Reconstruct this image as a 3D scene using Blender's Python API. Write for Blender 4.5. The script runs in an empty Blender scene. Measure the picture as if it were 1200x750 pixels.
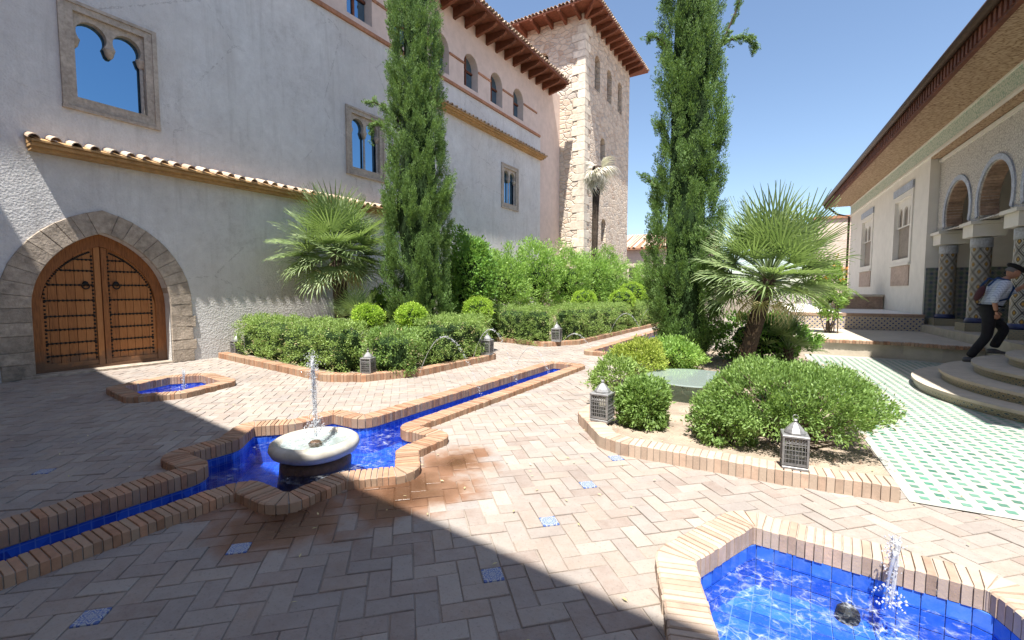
import bpy, bmesh, math, random
import numpy as np
from mathutils import Vector, Matrix
from mathutils.geometry import tessellate_polygon

random.seed(7); rng = np.random.default_rng(7)
scn = bpy.context.scene
COL = scn.collection
R = math.radians

# ------------------------------------------------------------------ camera, sky, sun, exposure
YAW = math.atan(330/534.); PIT = math.atan(35/533.)
cam_d = bpy.data.cameras.new('camera'); cam = bpy.data.objects.new('camera', cam_d); COL.objects.link(cam)
cam_d.sensor_width = 36; cam_d.lens = 36*533/1200.; cam_d.clip_start = .05; cam_d.clip_end = 1000
cam.location = (0, 0, 1.6); cam.rotation_euler = (math.pi/2 - PIT, 0, YAW)
scn.camera = cam
CAM = np.array([0, 0, 1.6])
SUN = Vector((.34, -1.0, 2.55)).normalized()           # direction towards the sun
w = bpy.data.worlds.new('World'); scn.world = w; w.use_nodes = True
nt = w.node_tree; bg = nt.nodes['Background']
sky = nt.nodes.new('ShaderNodeTexSky'); sky.sky_type = 'NISHITA'; sky.sun_disc = False
sky.sun_elevation = math.asin(SUN.z); sky.sun_rotation = math.atan2(SUN.x, SUN.y)
sky.altitude = 100; sky.air_density = 1.0; sky.dust_density = .8; sky.ozone_density = 1.5
nt.links.new(sky.outputs[0], bg.inputs[0]); bg.inputs[1].default_value = .095
sl = bpy.data.lights.new('sun', 'SUN'); sl.energy = 5.0; sl.angle = R(.53); sl.color = (1, .955, .88)
so = bpy.data.objects.new('sun', sl); COL.objects.link(so); so.location = (5, -15, 30)
so.rotation_euler = SUN.to_track_quat('Z', 'Y').to_euler()
scn.view_settings.view_transform = 'Standard'; scn.view_settings.look = 'None'
scn.view_settings.exposure = 1.18; scn.view_settings.gamma = 1
scn.cycles.max_bounces = 8; scn.cycles.transparent_max_bounces = 16

# ------------------------------------------------------------------ helpers
BASE = {}
def tag(o, label=None, cat=None, group=None, kind=None):
    if label: o['label'] = label
    if cat: o['category'] = cat
    if group: o['group'] = group
    if kind: o['kind'] = kind
    return o
def empty(name, loc=(0, 0, 0), label=None, cat=None, group=None):
    o = bpy.data.objects.new(name, None); COL.objects.link(o); o.location = loc
    o.empty_display_size = .1; BASE[o.name] = Vector(loc)
    return tag(o, label, cat, group)
def link(name, me, m, parent=None, loc=None):
    """loc is the world position of the mesh origin"""
    o = bpy.data.objects.new(name, me); COL.objects.link(o)
    if m and not me.materials:
        for q in (m if isinstance(m, (list, tuple)) else [m]): me.materials.append(q)
    if parent is not None:
        o.parent = parent; b = BASE[parent.name]
    else: b = Vector((0, 0, 0))
    l = Vector(loc) if loc is not None else b
    o.location = l - b; BASE[o.name] = l
    return o
class MB:
    def __init__(s): s.v = []; s.f = []; s.mi = []; s.uv = {}
    def add(s, vs, fs, mi=0):
        n = len(s.v); s.v += [tuple(p) for p in vs]
        for f in fs: s.f.append([i+n for i in f]); s.mi.append(mi)
    def box(s, c, d, M=None, mi=0, ch=0.):
        hx, hy, hz = d[0]/2, d[1]/2, d[2]/2
        if ch > 0:
            bm = bmesh.new(); bmesh.ops.create_cube(bm, size=1)
            for q in bm.verts: q.co = Vector((q.co.x*d[0], q.co.y*d[1], q.co.z*d[2]))
            bmesh.ops.bevel(bm, geom=bm.edges[:], offset=ch, segments=1, affect='EDGES')
            bm.verts.index_update(); vs = [q.co.copy() for q in bm.verts]; fs = [[x.index for x in f.verts] for f in bm.faces]; bm.free()
        else:
            vs = [Vector((x, y, z)) for x in (-hx, hx) for y in (-hy, hy) for z in (-hz, hz)]
            fs = [(0, 1, 3, 2), (4, 6, 7, 5), (0, 4, 5, 1), (2, 3, 7, 6), (0, 2, 6, 4), (1, 5, 7, 3)]
        if M is not None: vs = [M @ p for p in vs]
        c = Vector(c); s.add([p+c for p in vs], fs, mi)
    def b2(s, a, b, mi=0, ch=0.):
        a = Vector(a); b = Vector(b); s.box((a+b)/2, [abs(b[i]-a[i]) for i in range(3)], None, mi, ch)
    def prism(s, poly, f3, d0, d1, mi=0, caps=(1, 1)):
        """poly 2D list, f3(a,b,d)->3D"""
        n = len(poly); vs = [f3(p[0], p[1], d0) for p in poly]+[f3(p[0], p[1], d1) for p in poly]
        fs = [(i, (i+1) % n, n+(i+1) % n, n+i) for i in range(n)]
        tr = tessellate_polygon([[Vector((p[0], p[1], 0)) for p in poly]])
        if caps[0]: fs += [tuple(t) for t in tr]
        if caps[1]: fs += [tuple(n+i for i in t) for t in tr]
        s.add(vs, fs, mi)
    def holes(s, outer, hl, f3, depth, mi=0, rmi=None, d0=0.):
        """sheet with holes and reveals of a given depth"""
        loops = [outer]+hl; pts = [p for l in loops for p in l]
        tr = tessellate_polygon([[Vector((p[0], p[1], 0)) for p in l] for l in loops])
        s.add([f3(p[0], p[1], d0) for p in pts], [tuple(t) for t in tr], mi)
        for l in hl:
            n = len(l)
            s.add([f3(p[0], p[1], d0) for p in l]+[f3(p[0], p[1], depth) for p in l],
                  [(i, (i+1) % n, n+(i+1) % n, n+i) for i in range(n)], mi if rmi is None else rmi)
    def tube(s, path, rad, n=8, mi=0, cap=True):
        path = [Vector(p) for p in path]; rings = []
        t0 = (path[1]-path[0]).normalized(); ref = Vector((0, 0, 1)) if abs(t0.z) < .9 else Vector((1, 0, 0))
        for i, p in enumerate(path):
            t = (path[min(i+1, len(path)-1)]-path[max(i-1, 0)]).normalized()
            a = t.cross(ref)
            if a.length < 1e-4: a = t.cross(Vector((0, 1, 0)))
            a.normalize(); b = t.cross(a)
            r = rad[i] if hasattr(rad, '__len__') else rad
            rings.append([p+(a*math.cos(k*2*math.pi/n)+b*math.sin(k*2*math.pi/n))*r for k in range(n)])
        vs = [q for r_ in rings for q in r_]; fs = []
        for i in range(len(path)-1):
            for k in range(n): fs.append((i*n+k, i*n+(k+1) % n, (i+1)*n+(k+1) % n, (i+1)*n+k))
        if cap: fs += [tuple(range(n)), tuple((len(path)-1)*n+k for k in range(n))]
        s.add(vs, fs, mi)
    def lathe(s, prof, c, n=24, mi=0, jit=0., a0=0.):
        c = Vector(c); vs = []; fs = []
        for (r, z) in prof:
            for k in range(n):
                a = a0+2*math.pi*k/n; rr = r*(1+random.uniform(-jit, jit))
                vs.append(c+Vector((rr*math.cos(a), rr*math.sin(a), z)))
        for i in range(len(prof)-1):
            for k in range(n): fs.append((i*n+k, i*n+(k+1) % n, (i+1)*n+(k+1) % n, (i+1)*n+k))
        fs += [tuple(range(n)), tuple((len(prof)-1)*n+k for k in range(n))]
        s.add(vs, fs, mi)
    def build(s, name, m, parent=None, loc=None, smooth=False):
        if loc is None: loc = BASE[parent.name] if parent is not None else Vector((0, 0, 0))
        loc = Vector(loc); me = bpy.data.meshes.new(name)
        me.from_pydata([(p[0]-loc.x, p[1]-loc.y, p[2]-loc.z) for p in s.v], [], s.f)
        ms = m if isinstance(m, (list, tuple)) else [m]
        for q in ms: me.materials.append(q)
        if len(ms) > 1: me.polygons.foreach_set('material_index', s.mi)
        if smooth: me.polygons.foreach_set('use_smooth', [True]*len(me.polygons))
        me.update(); fix(me)
        if name == 'water' and me.polygons[0].normal.z < 0: me.flip_normals()
        return link(name, me, None, parent, loc)
def fix(me):
    bm = bmesh.new(); bm.from_mesh(me); bmesh.ops.recalc_face_normals(bm, faces=bm.faces); bm.to_mesh(me); bm.free()
def npmesh(name, V, nper, m, parent=None, loc=None):
    """V (n*nper,3): n separate polygons of nper vertices"""
    if loc is None: loc = BASE[parent.name] if parent is not None else Vector((0, 0, 0))
    V = np.asarray(V, np.float32)-np.array(loc, np.float32); n = len(V)//nper
    me = bpy.data.meshes.new(name); me.vertices.add(len(V)); me.vertices.foreach_set('co', V.ravel())
    me.loops.add(len(V)); me.loops.foreach_set('vertex_index', np.arange(len(V), dtype=np.int32))
    me.polygons.add(n); me.polygons.foreach_set('loop_start', np.arange(n, dtype=np.int32)*nper)
    me.polygons.foreach_set('loop_total', np.full(n, nper, np.int32))
    me.update(calc_edges=True); me.materials.append(m)
    return link(name, me, None, parent, loc)
def inpoly(P, poly):
    P = np.atleast_2d(P); x, y = P[:, 0], P[:, 1]; c = np.zeros(len(P), bool); n = len(poly)
    for i in range(n):
        x1, y1 = poly[i]; x2, y2 = poly[(i+1) % n]
        if y1 == y2: continue
        k = ((y1 > y) != (y2 > y)) & (x < (x2-x1)*(y-y1)/(y2-y1)+x1); c ^= k
    return c

# ------------------------------------------------------------------ materials
def newmat(name):
    m = bpy.data.materials.new(name); m.use_nodes = True
    t = m.node_tree; t.nodes.clear(); o = t.nodes.new('ShaderNodeOutputMaterial')
    return m, t, o
def N(t, ty, **kw):
    n = t.nodes.new('ShaderNode'+ty)
    for k, v in kw.items():
        if k in ('op',): n.operation = v
        elif hasattr(n, k) and not k.startswith('i_'): setattr(n, k, v)
    return n
def mth(t, op, a, b=None, c=None, clamp=False):
    n = t.nodes.new('ShaderNodeMath'); n.operation = op; n.use_clamp = clamp
    for i, x in enumerate((a, b, c)):
        if x is None: continue
        if isinstance(x, (int, float)): n.inputs[i].default_value = x
        else: t.links.new(x, n.inputs[i])
    return n.outputs[0]
def mixc(t, f, a, b, mode='MIX'):
    n = t.nodes.new('ShaderNodeMix'); n.data_type = 'RGBA'; n.blend_type = mode
    for i, x in ((0, f), (6, a), (7, b)):
        if isinstance(x, (int, float)): n.inputs[i].default_value = x
        elif isinstance(x, (tuple, list)): n.inputs[i].default_value = (*x[:3], 1)
        else: t.links.new(x, n.inputs[i])
    return n.outputs[2]
def ramp(t, f, stops, interp='LINEAR'):
    n = t.nodes.new('ShaderNodeValToRGB'); n.color_ramp.interpolation = interp
    e = n.color_ramp.elements
    while len(e) < len(stops): e.new(.5)
    for q, (p, c) in zip(e, stops):
        q.position = p; q.color = (*c[:3], 1) if isinstance(c, (tuple, list)) else (c, c, c, 1)
    t.links.new(f, n.inputs[0]); return n.outputs[0]
def noise(t, vec, sc, det=4, rough=.6):
    n = t.nodes.new('ShaderNodeTexNoise'); n.inputs['Scale'].default_value = sc
    n.inputs['Detail'].default_value = det; n.inputs['Roughness'].default_value = rough
    if vec is not None: t.links.new(vec, n.inputs['Vector'])
    return n.outputs[0]
def vor(t, vec, sc, feat='F1', out='Distance', rnd=1.):
    n = t.nodes.new('ShaderNodeTexVoronoi'); n.feature = feat; n.inputs['Scale'].default_value = sc
    n.inputs['Randomness'].default_value = rnd
    t.links.new(vec, n.inputs['Vector']); return n.outputs[out]
def wpos(t):
    return t.nodes.new('ShaderNodeNewGeometry').outputs['Position']
def islrand(t):
    g = t.nodes.new('ShaderNodeNewGeometry').outputs['Random Per Island']
    o = t.nodes.new('ShaderNodeObjectInfo').outputs['Random']
    return mth(t, 'FRACT', mth(t, 'ADD', g, o))
def bump(t, h, strength=.5, dist=.02):
    n = t.nodes.new('ShaderNodeBump'); n.inputs['Strength'].default_value = strength
    n.inputs['Distance'].default_value = dist; t.links.new(h, n.inputs['Height']); return n.outputs[0]
def princ(t, o, col, rough=.8, nor=None, spec=.3, metal=0., **kw):
    p = t.nodes.new('ShaderNodeBsdfPrincipled')
    for k, x in (('Base Color', col), ('Roughness', rough), ('Metallic', metal), ('Specular IOR Level', spec)):
        if isinstance(x, (int, float)): p.inputs[k].default_value = x
        elif isinstance(x, (tuple, list)): p.inputs[k].default_value = (*x[:3], 1)
        else: t.links.new(x, p.inputs[k])
    if nor is not None: t.links.new(nor, p.inputs['Normal'])
    t.links.new(p.outputs[0], o.inputs[0]); return p
def pm(name, col, rough=.8, var=.15, sc=6., b=.3, bsc=40., bd=.01, isl=0., spec=.25, metal=0., tint=None):
    """plain weathered surface: noise mottling, per-piece variation and fine relief"""
    m, t, o = newmat(name); v = wpos(t)
    n1 = noise(t, v, sc, 5); n2 = noise(t, v, sc*.17, 3)
    f = mth(t, 'ADD', mth(t, 'MULTIPLY', n1, .6), mth(t, 'MULTIPLY', n2, .4))
    lo = [c*(1-var*1.6) for c in col]; hi = [min(1, c*(1+var*1.3)) for c in col]
    c = ramp(t, f, [(.3, lo), (.7, hi)])
    if isl:
        r = islrand(t); k = ramp(t, r, [(0, 1-isl), (1, 1+isl*.0)])
        k2 = mth(t, 'ADD', mth(t, 'MULTIPLY', r, 2*isl), 1-isl)
        cc = t.nodes.new('ShaderNodeCombineColor')
        for i in range(3): t.links.new(k2, cc.inputs[i])
        c = mixc(t, 1., c, cc.outputs[0], 'MULTIPLY')
        if tint:
            r2 = mth(t, 'FRACT', mth(t, 'MULTIPLY', r, 7.31))
            c = mixc(t, mth(t, 'MULTIPLY', r2, tint[3]), c, tint[:3])
    h = noise(t, v, bsc, 6, .65)
    princ(t, o, c, rough, bump(t, h, b, bd), spec, metal); return m
def leafmat(name, a, b_, c_=None, trans=.35, rough=.5, old=None):
    m, t, o = newmat(name); r = islrand(t); v = wpos(t)
    n = noise(t, v, 2.2, 3)
    f = mth(t, 'ADD', mth(t, 'MULTIPLY', r, .55), mth(t, 'MULTIPLY', n, .5), clamp=True)
    st = [(.15, a), (.75, b_)]
    if c_: st.append((.95, c_))
    col = ramp(t, f, st)
    p = t.nodes.new('ShaderNodeBsdfPrincipled'); t.links.new(col, p.inputs['Base Color'])
    p.inputs['Roughness'].default_value = rough; p.inputs['Specular IOR Level'].default_value = .35
    tr = t.nodes.new('ShaderNodeBsdfTranslucent')
    t.links.new(mixc(t, .5, col, (.45, .68, .10)), tr.inputs[0])
    mx = t.nodes.new('ShaderNodeMixShader'); mx.inputs[0].default_value = trans
    t.links.new(p.outputs[0], mx.inputs[1]); t.links.new(tr.outputs[0], mx.inputs[2]); t.links.new(mx.outputs[0], o.inputs[0])
    return m
M = {}
# --- paving brick: dusty pale clay, wet round the star pool
def mk_paving(name='paving_brick', k=1.):
    m, t, o = newmat(name); v = wpos(t); r = islrand(t)
    c = ramp(t, r, [(0, (.235, .18, .15)), (.18, (.30, .245, .21)), (.45, (.275, .24, .215)), (.62, (.34, .29, .245)), (.8, (.30, .235, .19)), (.9, (.37, .325, .28)), (1, (.25, .22, .205))])
    n = noise(t, v, 9, 7, .75); c = mixc(t, ramp(t, n, [(.35, 0.), (.7, .55)]), c, (.37, .345, .315))
    d = noise(t, v, 1.0, 5, .65); c = mixc(t, ramp(t, d, [(.42, 0.), (.72, .5)]), c, (.20, .17, .155))
    sp = noise(t, v, 55, 4, .7); c = mixc(t, ramp(t, sp, [(.55, 0.), (.72, .5)]), c, (.13, .11, .10))
    if k < 1: c = mixc(t, 1., c, (.84, .81, .78), 'MULTIPLY')
    s = t.nodes.new('ShaderNodeSeparateXYZ'); t.links.new(v, s.inputs[0])
    dn = mth(t, 'MULTIPLY', mth(t, 'SUBTRACT', noise(t, v, 2.6, 5, .6), .5), .75)
    rb = mth(t, 'MULTIPLY', mth(t, 'SUBTRACT', r, .5), .16)
    def blob(cx, cy, kx, ky, rad):
        dx = mth(t, 'MULTIPLY', mth(t, 'SUBTRACT', s.outputs[0], cx), kx); dy = mth(t, 'MULTIPLY', mth(t, 'SUBTRACT', s.outputs[1], cy), ky)
        q = mth(t, 'SQRT', mth(t, 'ADD', mth(t, 'MULTIPLY', dx, dx), mth(t, 'MULTIPLY', dy, dy)))
        return mth(t, 'SUBTRACT', q, rad)
    q = mth(t, 'MINIMUM', mth(t, 'MINIMUM', blob(-2.60, 2.60, 1, 1, .40), blob(-3.05, 1.78, .7, 1, .30)), blob(-2.62, 3.25, 1.3, 1, .28))
    damp = mth(t, 'SUBTRACT', 1., mth(t, 'MULTIPLY', mth(t, 'ADD', mth(t, 'ADD', q, dn), rb), 4.5), clamp=True)
    wet = mth(t, 'SUBTRACT', .35, mth(t, 'MULTIPLY', mth(t, 'ADD', mth(t, 'ADD', q, mth(t, 'MULTIPLY', dn, .8)), .06), 3.5), clamp=True)
    c = mixc(t, damp, c, mixc(t, .35, mixc(t, 1., c, (.66, .48, .37), 'MULTIPLY'), (.27, .125, .06)))
    c = mixc(t, wet, c, mixc(t, 1., c, (.45, .40, .36), 'MULTIPLY'))
    ro = mth(t, 'SUBTRACT', mth(t, 'SUBTRACT', .85, mth(t, 'MULTIPLY', damp, .22)), mth(t, 'MULTIPLY', wet, .45))
    princ(t, o, c, ro, bump(t, mth(t, 'ADD', noise(t, v, 24, 7, .75), mth(t, 'MULTIPLY', noise(t, v, 110, 3), .3)), .45, .010), .35)
    return m
M['paving'] = mk_paving()
M['joint'] = mk_paving('paving_joint', .6)
M['sand'] = pm('pale_sandy_soil', (.36, .29, .225), .95, .3, 4, .7, 30, .03)
M['rim'] = pm('rim_brick', (.35, .19, .115), .8, .2, 14, .4, 60, .006, isl=.25, tint=(.37, .28, .20, .75))
M['rimpale'] = pm('pale_rim_brick', (.42, .30, .225), .85, .2, 14, .4, 60, .006, isl=.22, tint=(.46, .375, .30, .8))
M['mortar'] = pm('mortar', (.34, .30, .255), .95, .2, 20, .5, 90, .004)
def mk_wall():
    m, t, o = newmat('grey_plaster'); v = wpos(t)
    n = noise(t, v, .8, 7, .7); n2 = noise(t, v, 6, 6, .7); n3 = noise(t, v, 38, 4, .7)
    f = mth(t, 'ADD', mth(t, 'ADD', mth(t, 'MULTIPLY', n, .5), mth(t, 'MULTIPLY', n2, .3)), mth(t, 'MULTIPLY', n3, .2))
    c = ramp(t, f, [(.34, (.44, .425, .41)), (.46, (.57, .56, .55)), (.54, (.62, .612, .60)), (.66, (.71, .705, .69))])
    sx = t.nodes.new('ShaderNodeMapping'); sx.inputs['Scale'].default_value = (1, 3.2, .3); t.links.new(v, sx.inputs[0])
    st = noise(t, sx.outputs[0], 1.5, 6, .65); c = mixc(t, ramp(t, st, [(.53, 0.), (.75, .5)]), c, (.38, .365, .35))
    pt = noise(t, v, .35, 3, .5); c = mixc(t, ramp(t, pt, [(.5, 0.), (.62, .35)]), c, (.56, .52, .48))
    e = vor(t, v, .55, 'DISTANCE_TO_EDGE'); wob = mth(t, 'ADD', e, mth(t, 'MULTIPLY', mth(t, 'SUBTRACT', n2, .5), .10))
    ck = mth(t, 'MULTIPLY', mth(t, 'LESS_THAN', mth(t, 'ABSOLUTE', wob), .0035), ramp(t, pt, [(.45, 0.), (.55, .45)])); c = mixc(t, ck, c, (.25, .23, .22))
    h = mth(t, 'ADD', noise(t, v, 16, 7, .75), mth(t, 'MULTIPLY', vor(t, v, 26), .6))
    princ(t, o, c, .93, bump(t, h, .6, .020), .15); return m
M['wall'] = mk_wall()
M['pink'] = pm('pink_plaster', (.64, .52, .46), .93, .1, 3, .3, 25, .01)
M['stone'] = pm('weathered_stone', (.40, .335, .27), .92, .32, 9, .8, 22, .03, isl=.16)
M['frame'] = pm('window_stone', (.42, .36, .30), .9, .25, 16, .6, 50, .008)
def mk_masonry():
    m, t, o = newmat('rubble_masonry'); v = wpos(t)
    mp = t.nodes.new('ShaderNodeMapping'); mp.inputs['Scale'].default_value = (1, 1, 1.7); t.links.new(v, mp.inputs[0])
    e = vor(t, mp.outputs[0], 2.3, 'DISTANCE_TO_EDGE'); cl = vor(t, mp.outputs[0], 2.3, 'F1', 'Color')
    s = t.nodes.new('ShaderNodeSeparateColor'); t.links.new(cl, s.inputs[0])
    c = ramp(t, s.outputs[0], [(0, (.49, .35, .25)), (.4, (.60, .50, .40)), (.75, (.67, .54, .41)), (1, (.41, .35, .30))])
    c = mixc(t, ramp(t, noise(t, v, 5, 5), [(.4, 0.), (.75, .6)]), c, (.69, .63, .55))
    c = mixc(t, ramp(t, e, [(.0, .8), (.06, 0.)]), c, (.50, .45, .39))
    h = mth(t, 'ADD', ramp(t, e, [(0, 0.), (.12, 1.)]), mth(t, 'MULTIPLY', noise(t, v, 14, 5), .6))
    princ(t, o, c, .95, bump(t, h, .8, .05), .1); return m
M['masonry'] = mk_masonry()
M['quoin'] = pm('tower_quoin', (.68, .60, .49), .95, .2, 5, .5, 18, .02, isl=.14)
M['terracotta'] = pm('terracotta', (.40, .20, .12), .85, .25, 10, .4, 40, .008, isl=.2)
M['ledge'] = pm('ochre_cornice', (.42, .26, .12), .85, .25, 10, .3, 30, .01)
M['rooftile'] = pm('pale_roof_tile', (.58, .47, .37), .9, .25, 12, .4, 40, .008, isl=.22, tint=(.42, .25, .16, .5))
M['wood'] = pm('red_brown_wood', (.17, .062, .035), .7, .3, 8, .3, 40, .006, isl=.15)
def mk_glass():
    m, t, o = newmat('mirror_glass')
    p = princ(t, o, (.20, .36, .52), .02, None, .5, 1.0); return m
M['glass'] = mk_glass()
M['darkroom'] = pm('dark_interior', (.05, .045, .04), .9, .2, 3)
def mk_doorwood():
    m, t, o = newmat('door_wood'); v = wpos(t); r = islrand(t)
    mp = t.nodes.new('ShaderNodeMapping'); mp.inputs['Scale'].default_value = (4, 4, .35); t.links.new(v, mp.inputs[0])
    g = noise(t, mp.outputs[0], 14, 6, .65); k = mth(t, 'ADD', mth(t, 'MULTIPLY', g, .7), mth(t, 'MULTIPLY', r, .3))
    c = ramp(t, k, [(.25, (.16, .055, .018)), (.5, (.34, .135, .042)), (.8, (.42, .19, .07))])
    s = t.nodes.new('ShaderNodeSeparateXYZ'); t.links.new(v, s.inputs[0])
    wr = mth(t, 'ADD', s.outputs[2], mth(t, 'MULTIPLY', mth(t, 'SUBTRACT', noise(t, v, 6, 5), .5), .7))
    c = mixc(t, ramp(t, wr, [(.18, .8), (.42, 0.)]), c, (.12, .075, .05))
    princ(t, o, c, .6, bump(t, g, .3, .006), .3); return m
M['door'] = mk_doorwood()
M['iron'] = pm('dark_iron', (.025, .022, .02), .55, .3, 20, .2, 60, .003, metal=.4)
def mk_tileblue():
    m, t, o = newmat('blue_glazed_tile'); v = wpos(t); r = islrand(t)
    c = ramp(t, r, [(0, (.016, .07, .40)), (.5, (.03, .115, .52)), (1, (.05, .17, .62))])
    c = mixc(t, mth(t, 'MULTIPLY', noise(t, v, 25, 4), .3), c, (.06, .19, .62)); c = mixc(t, ramp(t, noise(t, v, 7, 6, .7), [(.5, 0.), (.8, .45)]), c, (.22, .34, .58))
    princ(t, o, c, .12, bump(t, noise(t, v, 14, 3), .25, .006), .5); return m
M['bluetile'] = mk_tileblue()
def mk_bluemosaic():
    m, t, o = newmat('blue_mosaic_lining'); v = wpos(t)
    s = t.nodes.new('ShaderNodeSeparateXYZ'); t.links.new(v, s.inputs[0])
    def ln(a):
        return mth(t, 'LESS_THAN', mth(t, 'FRACT', mth(t, 'MULTIPLY', a, 14.)), .09)
    dg1 = mth(t, 'ADD', s.outputs[0], s.outputs[1]); 
    g = mth(t, 'MAXIMUM', mth(t, 'MAXIMUM', ln(dg1), ln(mth(t, 'SUBTRACT', s.outputs[0], s.outputs[1]))), ln(s.outputs[2]))
    k = vor(t, v, 14, 'F1', 'Color'); sc = t.nodes.new('ShaderNodeSeparateColor'); t.links.new(k, sc.inputs[0])
    c = ramp(t, sc.outputs[0], [(0, (.010, .05, .38)), (1, (.03, .12, .60))])
    c = mixc(t, mth(t, 'MULTIPLY', g, .5), c, (.12, .24, .60))
    princ(t, o, c, .15, None, .5); return m
M['bluemosaic'] = mk_bluemosaic()
M['grout'] = pm('tile_grout', (.12, .22, .50), .8, .15, 20)
def mk_water(name, foam_caustic, cx=0., cy=0., fr=1.0, sc=9.):
    m, t, o = newmat(name); v = wpos(t)
    h = mth(t, 'ADD', noise(t, v, sc, 3, .6), mth(t, 'MULTIPLY', noise(t, v, sc*2.7, 3), .35))
    nor = bump(t, h, .35, .05)
    fz = t.nodes.new('ShaderNodeFresnel'); fz.inputs[0].default_value = 1.33; t.links.new(nor, fz.inputs['Normal'])
    tr = t.nodes.new('ShaderNodeBsdfTransparent'); tr.inputs[0].default_value = (.80, .90, .98, 1)
    gl = t.nodes.new('ShaderNodeBsdfGlossy'); gl.inputs['Roughness'].default_value = .03; t.links.new(nor, gl.inputs['Normal'])
    mx = t.nodes.new('ShaderNodeMixShader'); t.links.new(fz.outputs[0], mx.inputs[0])
    t.links.new(tr.outputs[0], mx.inputs[1]); t.links.new(gl.outputs[0], mx.inputs[2])
    sh = mx.outputs[0]
    if foam_caustic > 0:   # aerated, bubbly water round the jet, plus caustics and reflections painted as a net
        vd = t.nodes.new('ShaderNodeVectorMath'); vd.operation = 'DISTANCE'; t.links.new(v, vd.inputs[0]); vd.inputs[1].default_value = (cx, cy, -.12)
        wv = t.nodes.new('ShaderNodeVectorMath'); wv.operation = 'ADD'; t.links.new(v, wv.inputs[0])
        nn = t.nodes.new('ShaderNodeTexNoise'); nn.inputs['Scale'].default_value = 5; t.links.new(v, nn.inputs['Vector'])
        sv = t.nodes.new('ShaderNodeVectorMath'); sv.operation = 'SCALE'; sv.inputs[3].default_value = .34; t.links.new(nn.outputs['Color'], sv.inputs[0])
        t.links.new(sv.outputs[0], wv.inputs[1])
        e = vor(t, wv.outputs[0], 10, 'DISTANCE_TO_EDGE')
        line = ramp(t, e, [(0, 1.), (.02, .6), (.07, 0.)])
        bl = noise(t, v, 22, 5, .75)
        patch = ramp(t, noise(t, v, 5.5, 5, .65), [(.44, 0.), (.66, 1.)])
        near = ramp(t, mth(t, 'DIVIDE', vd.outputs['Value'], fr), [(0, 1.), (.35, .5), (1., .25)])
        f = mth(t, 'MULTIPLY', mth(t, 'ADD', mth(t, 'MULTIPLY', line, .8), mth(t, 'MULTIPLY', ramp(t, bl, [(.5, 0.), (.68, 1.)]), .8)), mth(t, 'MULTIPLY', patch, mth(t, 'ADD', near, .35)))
        f = mth(t, 'MULTIPLY', f, foam_caustic, clamp=True)
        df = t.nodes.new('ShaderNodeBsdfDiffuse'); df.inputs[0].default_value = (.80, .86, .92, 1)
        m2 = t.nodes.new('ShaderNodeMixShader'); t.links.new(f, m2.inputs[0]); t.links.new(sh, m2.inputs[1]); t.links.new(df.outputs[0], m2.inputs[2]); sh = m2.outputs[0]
    t.links.new(sh, o.inputs[0]); return m
def mk_spray():
    m, t, o = newmat('falling_water')
    tr = t.nodes.new('ShaderNodeBsdfTransparent'); tr.inputs[0].default_value = (.97, .98, 1, 1)
    gl = t.nodes.new('ShaderNodeBsdfGlossy'); gl.inputs['Roughness'].default_value = .08
    df = t.nodes.new('ShaderNodeBsdfDiffuse'); df.inputs[0].default_value = (.9, .93, .96, 1)
    a = t.nodes.new('ShaderNodeMixShader'); a.inputs[0].default_value = .4; t.links.new(tr.outputs[0], a.inputs[1]); t.links.new(df.outputs[0], a.inputs[2])
    fz = t.nodes.new('ShaderNodeFresnel'); fz.inputs[0].default_value = 1.33
    b = t.nodes.new('ShaderNodeMixShader'); t.links.new(fz.outputs[0], b.inputs[0]); t.links.new(a.outputs[0], b.inputs[1]); t.links.new(gl.outputs[0], b.inputs[2])
    t.links.new(b.outputs[0], o.inputs[0]); return m
M['spray'] = mk_spray()
def mk_marble():
    m, t, o = newmat('old_marble'); v = wpos(t)
    c = ramp(t, noise(t, v, 5, 6), [(.3, (.34, .31, .25)), (.6, (.50, .475, .42))])
    c = mixc(t, ramp(t, noise(t, v, 11, 4), [(.5, 0.), (.75, .5)]), c, (.27, .22, .13))
    princ(t, o, c, .45, bump(t, noise(t, v, 50, 4), .15, .004), .4); return m
M['marble'] = mk_marble()
M['darkstone'] = pm('wet_dark_stone', (.12, .075, .05), .3, .3, 12, .5, 30, .02)
def mk_inlay():
    m, t, o = newmat('painted_inlay_tile'); tc = t.nodes.new('ShaderNodeTexCoord')
    s = t.nodes.new('ShaderNodeSeparateXYZ'); t.links.new(tc.outputs['Object'], s.inputs[0])
    def k(x): return mth(t, 'MULTIPLY', x, 1/.113)
    x, y = k(s.outputs[0]), k(s.outputs[1])
    ax, ay = mth(t, 'ABSOLUTE', x), mth(t, 'ABSOLUTE', y)
    rr = mth(t, 'SQRT', mth(t, 'ADD', mth(t, 'MULTIPLY', x, x), mth(t, 'MULTIPLY', y, y)))
    an = mth(t, 'ARCTAN2', y, x); pet = mth(t, 'MULTIPLY', mth(t, 'COSINE', mth(t, 'MULTIPLY', an, 8.)), .09)
    q = mth(t, 'ADD', rr, pet)
    c = ramp(t, q, [(0, (.36, .40, .44)), (.08, (.015, .06, .28)), (.16, (.34, .38, .42)), (.26, (.02, .09, .34)), (.36, (.36, .39, .43)), (.44, (.015, .06, .30)), (.5, (.33, .37, .41)), (.62, (.02, .08, .32))], 'CONSTANT')
    c = mixc(t, mth(t, 'MULTIPLY', noise(t, wpos(t), 40, 3), .3), c, (.4, .42, .42))
    princ(t, o, c, .3, None, .4); return m
M['inlay'] = mk_inlay()

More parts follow.
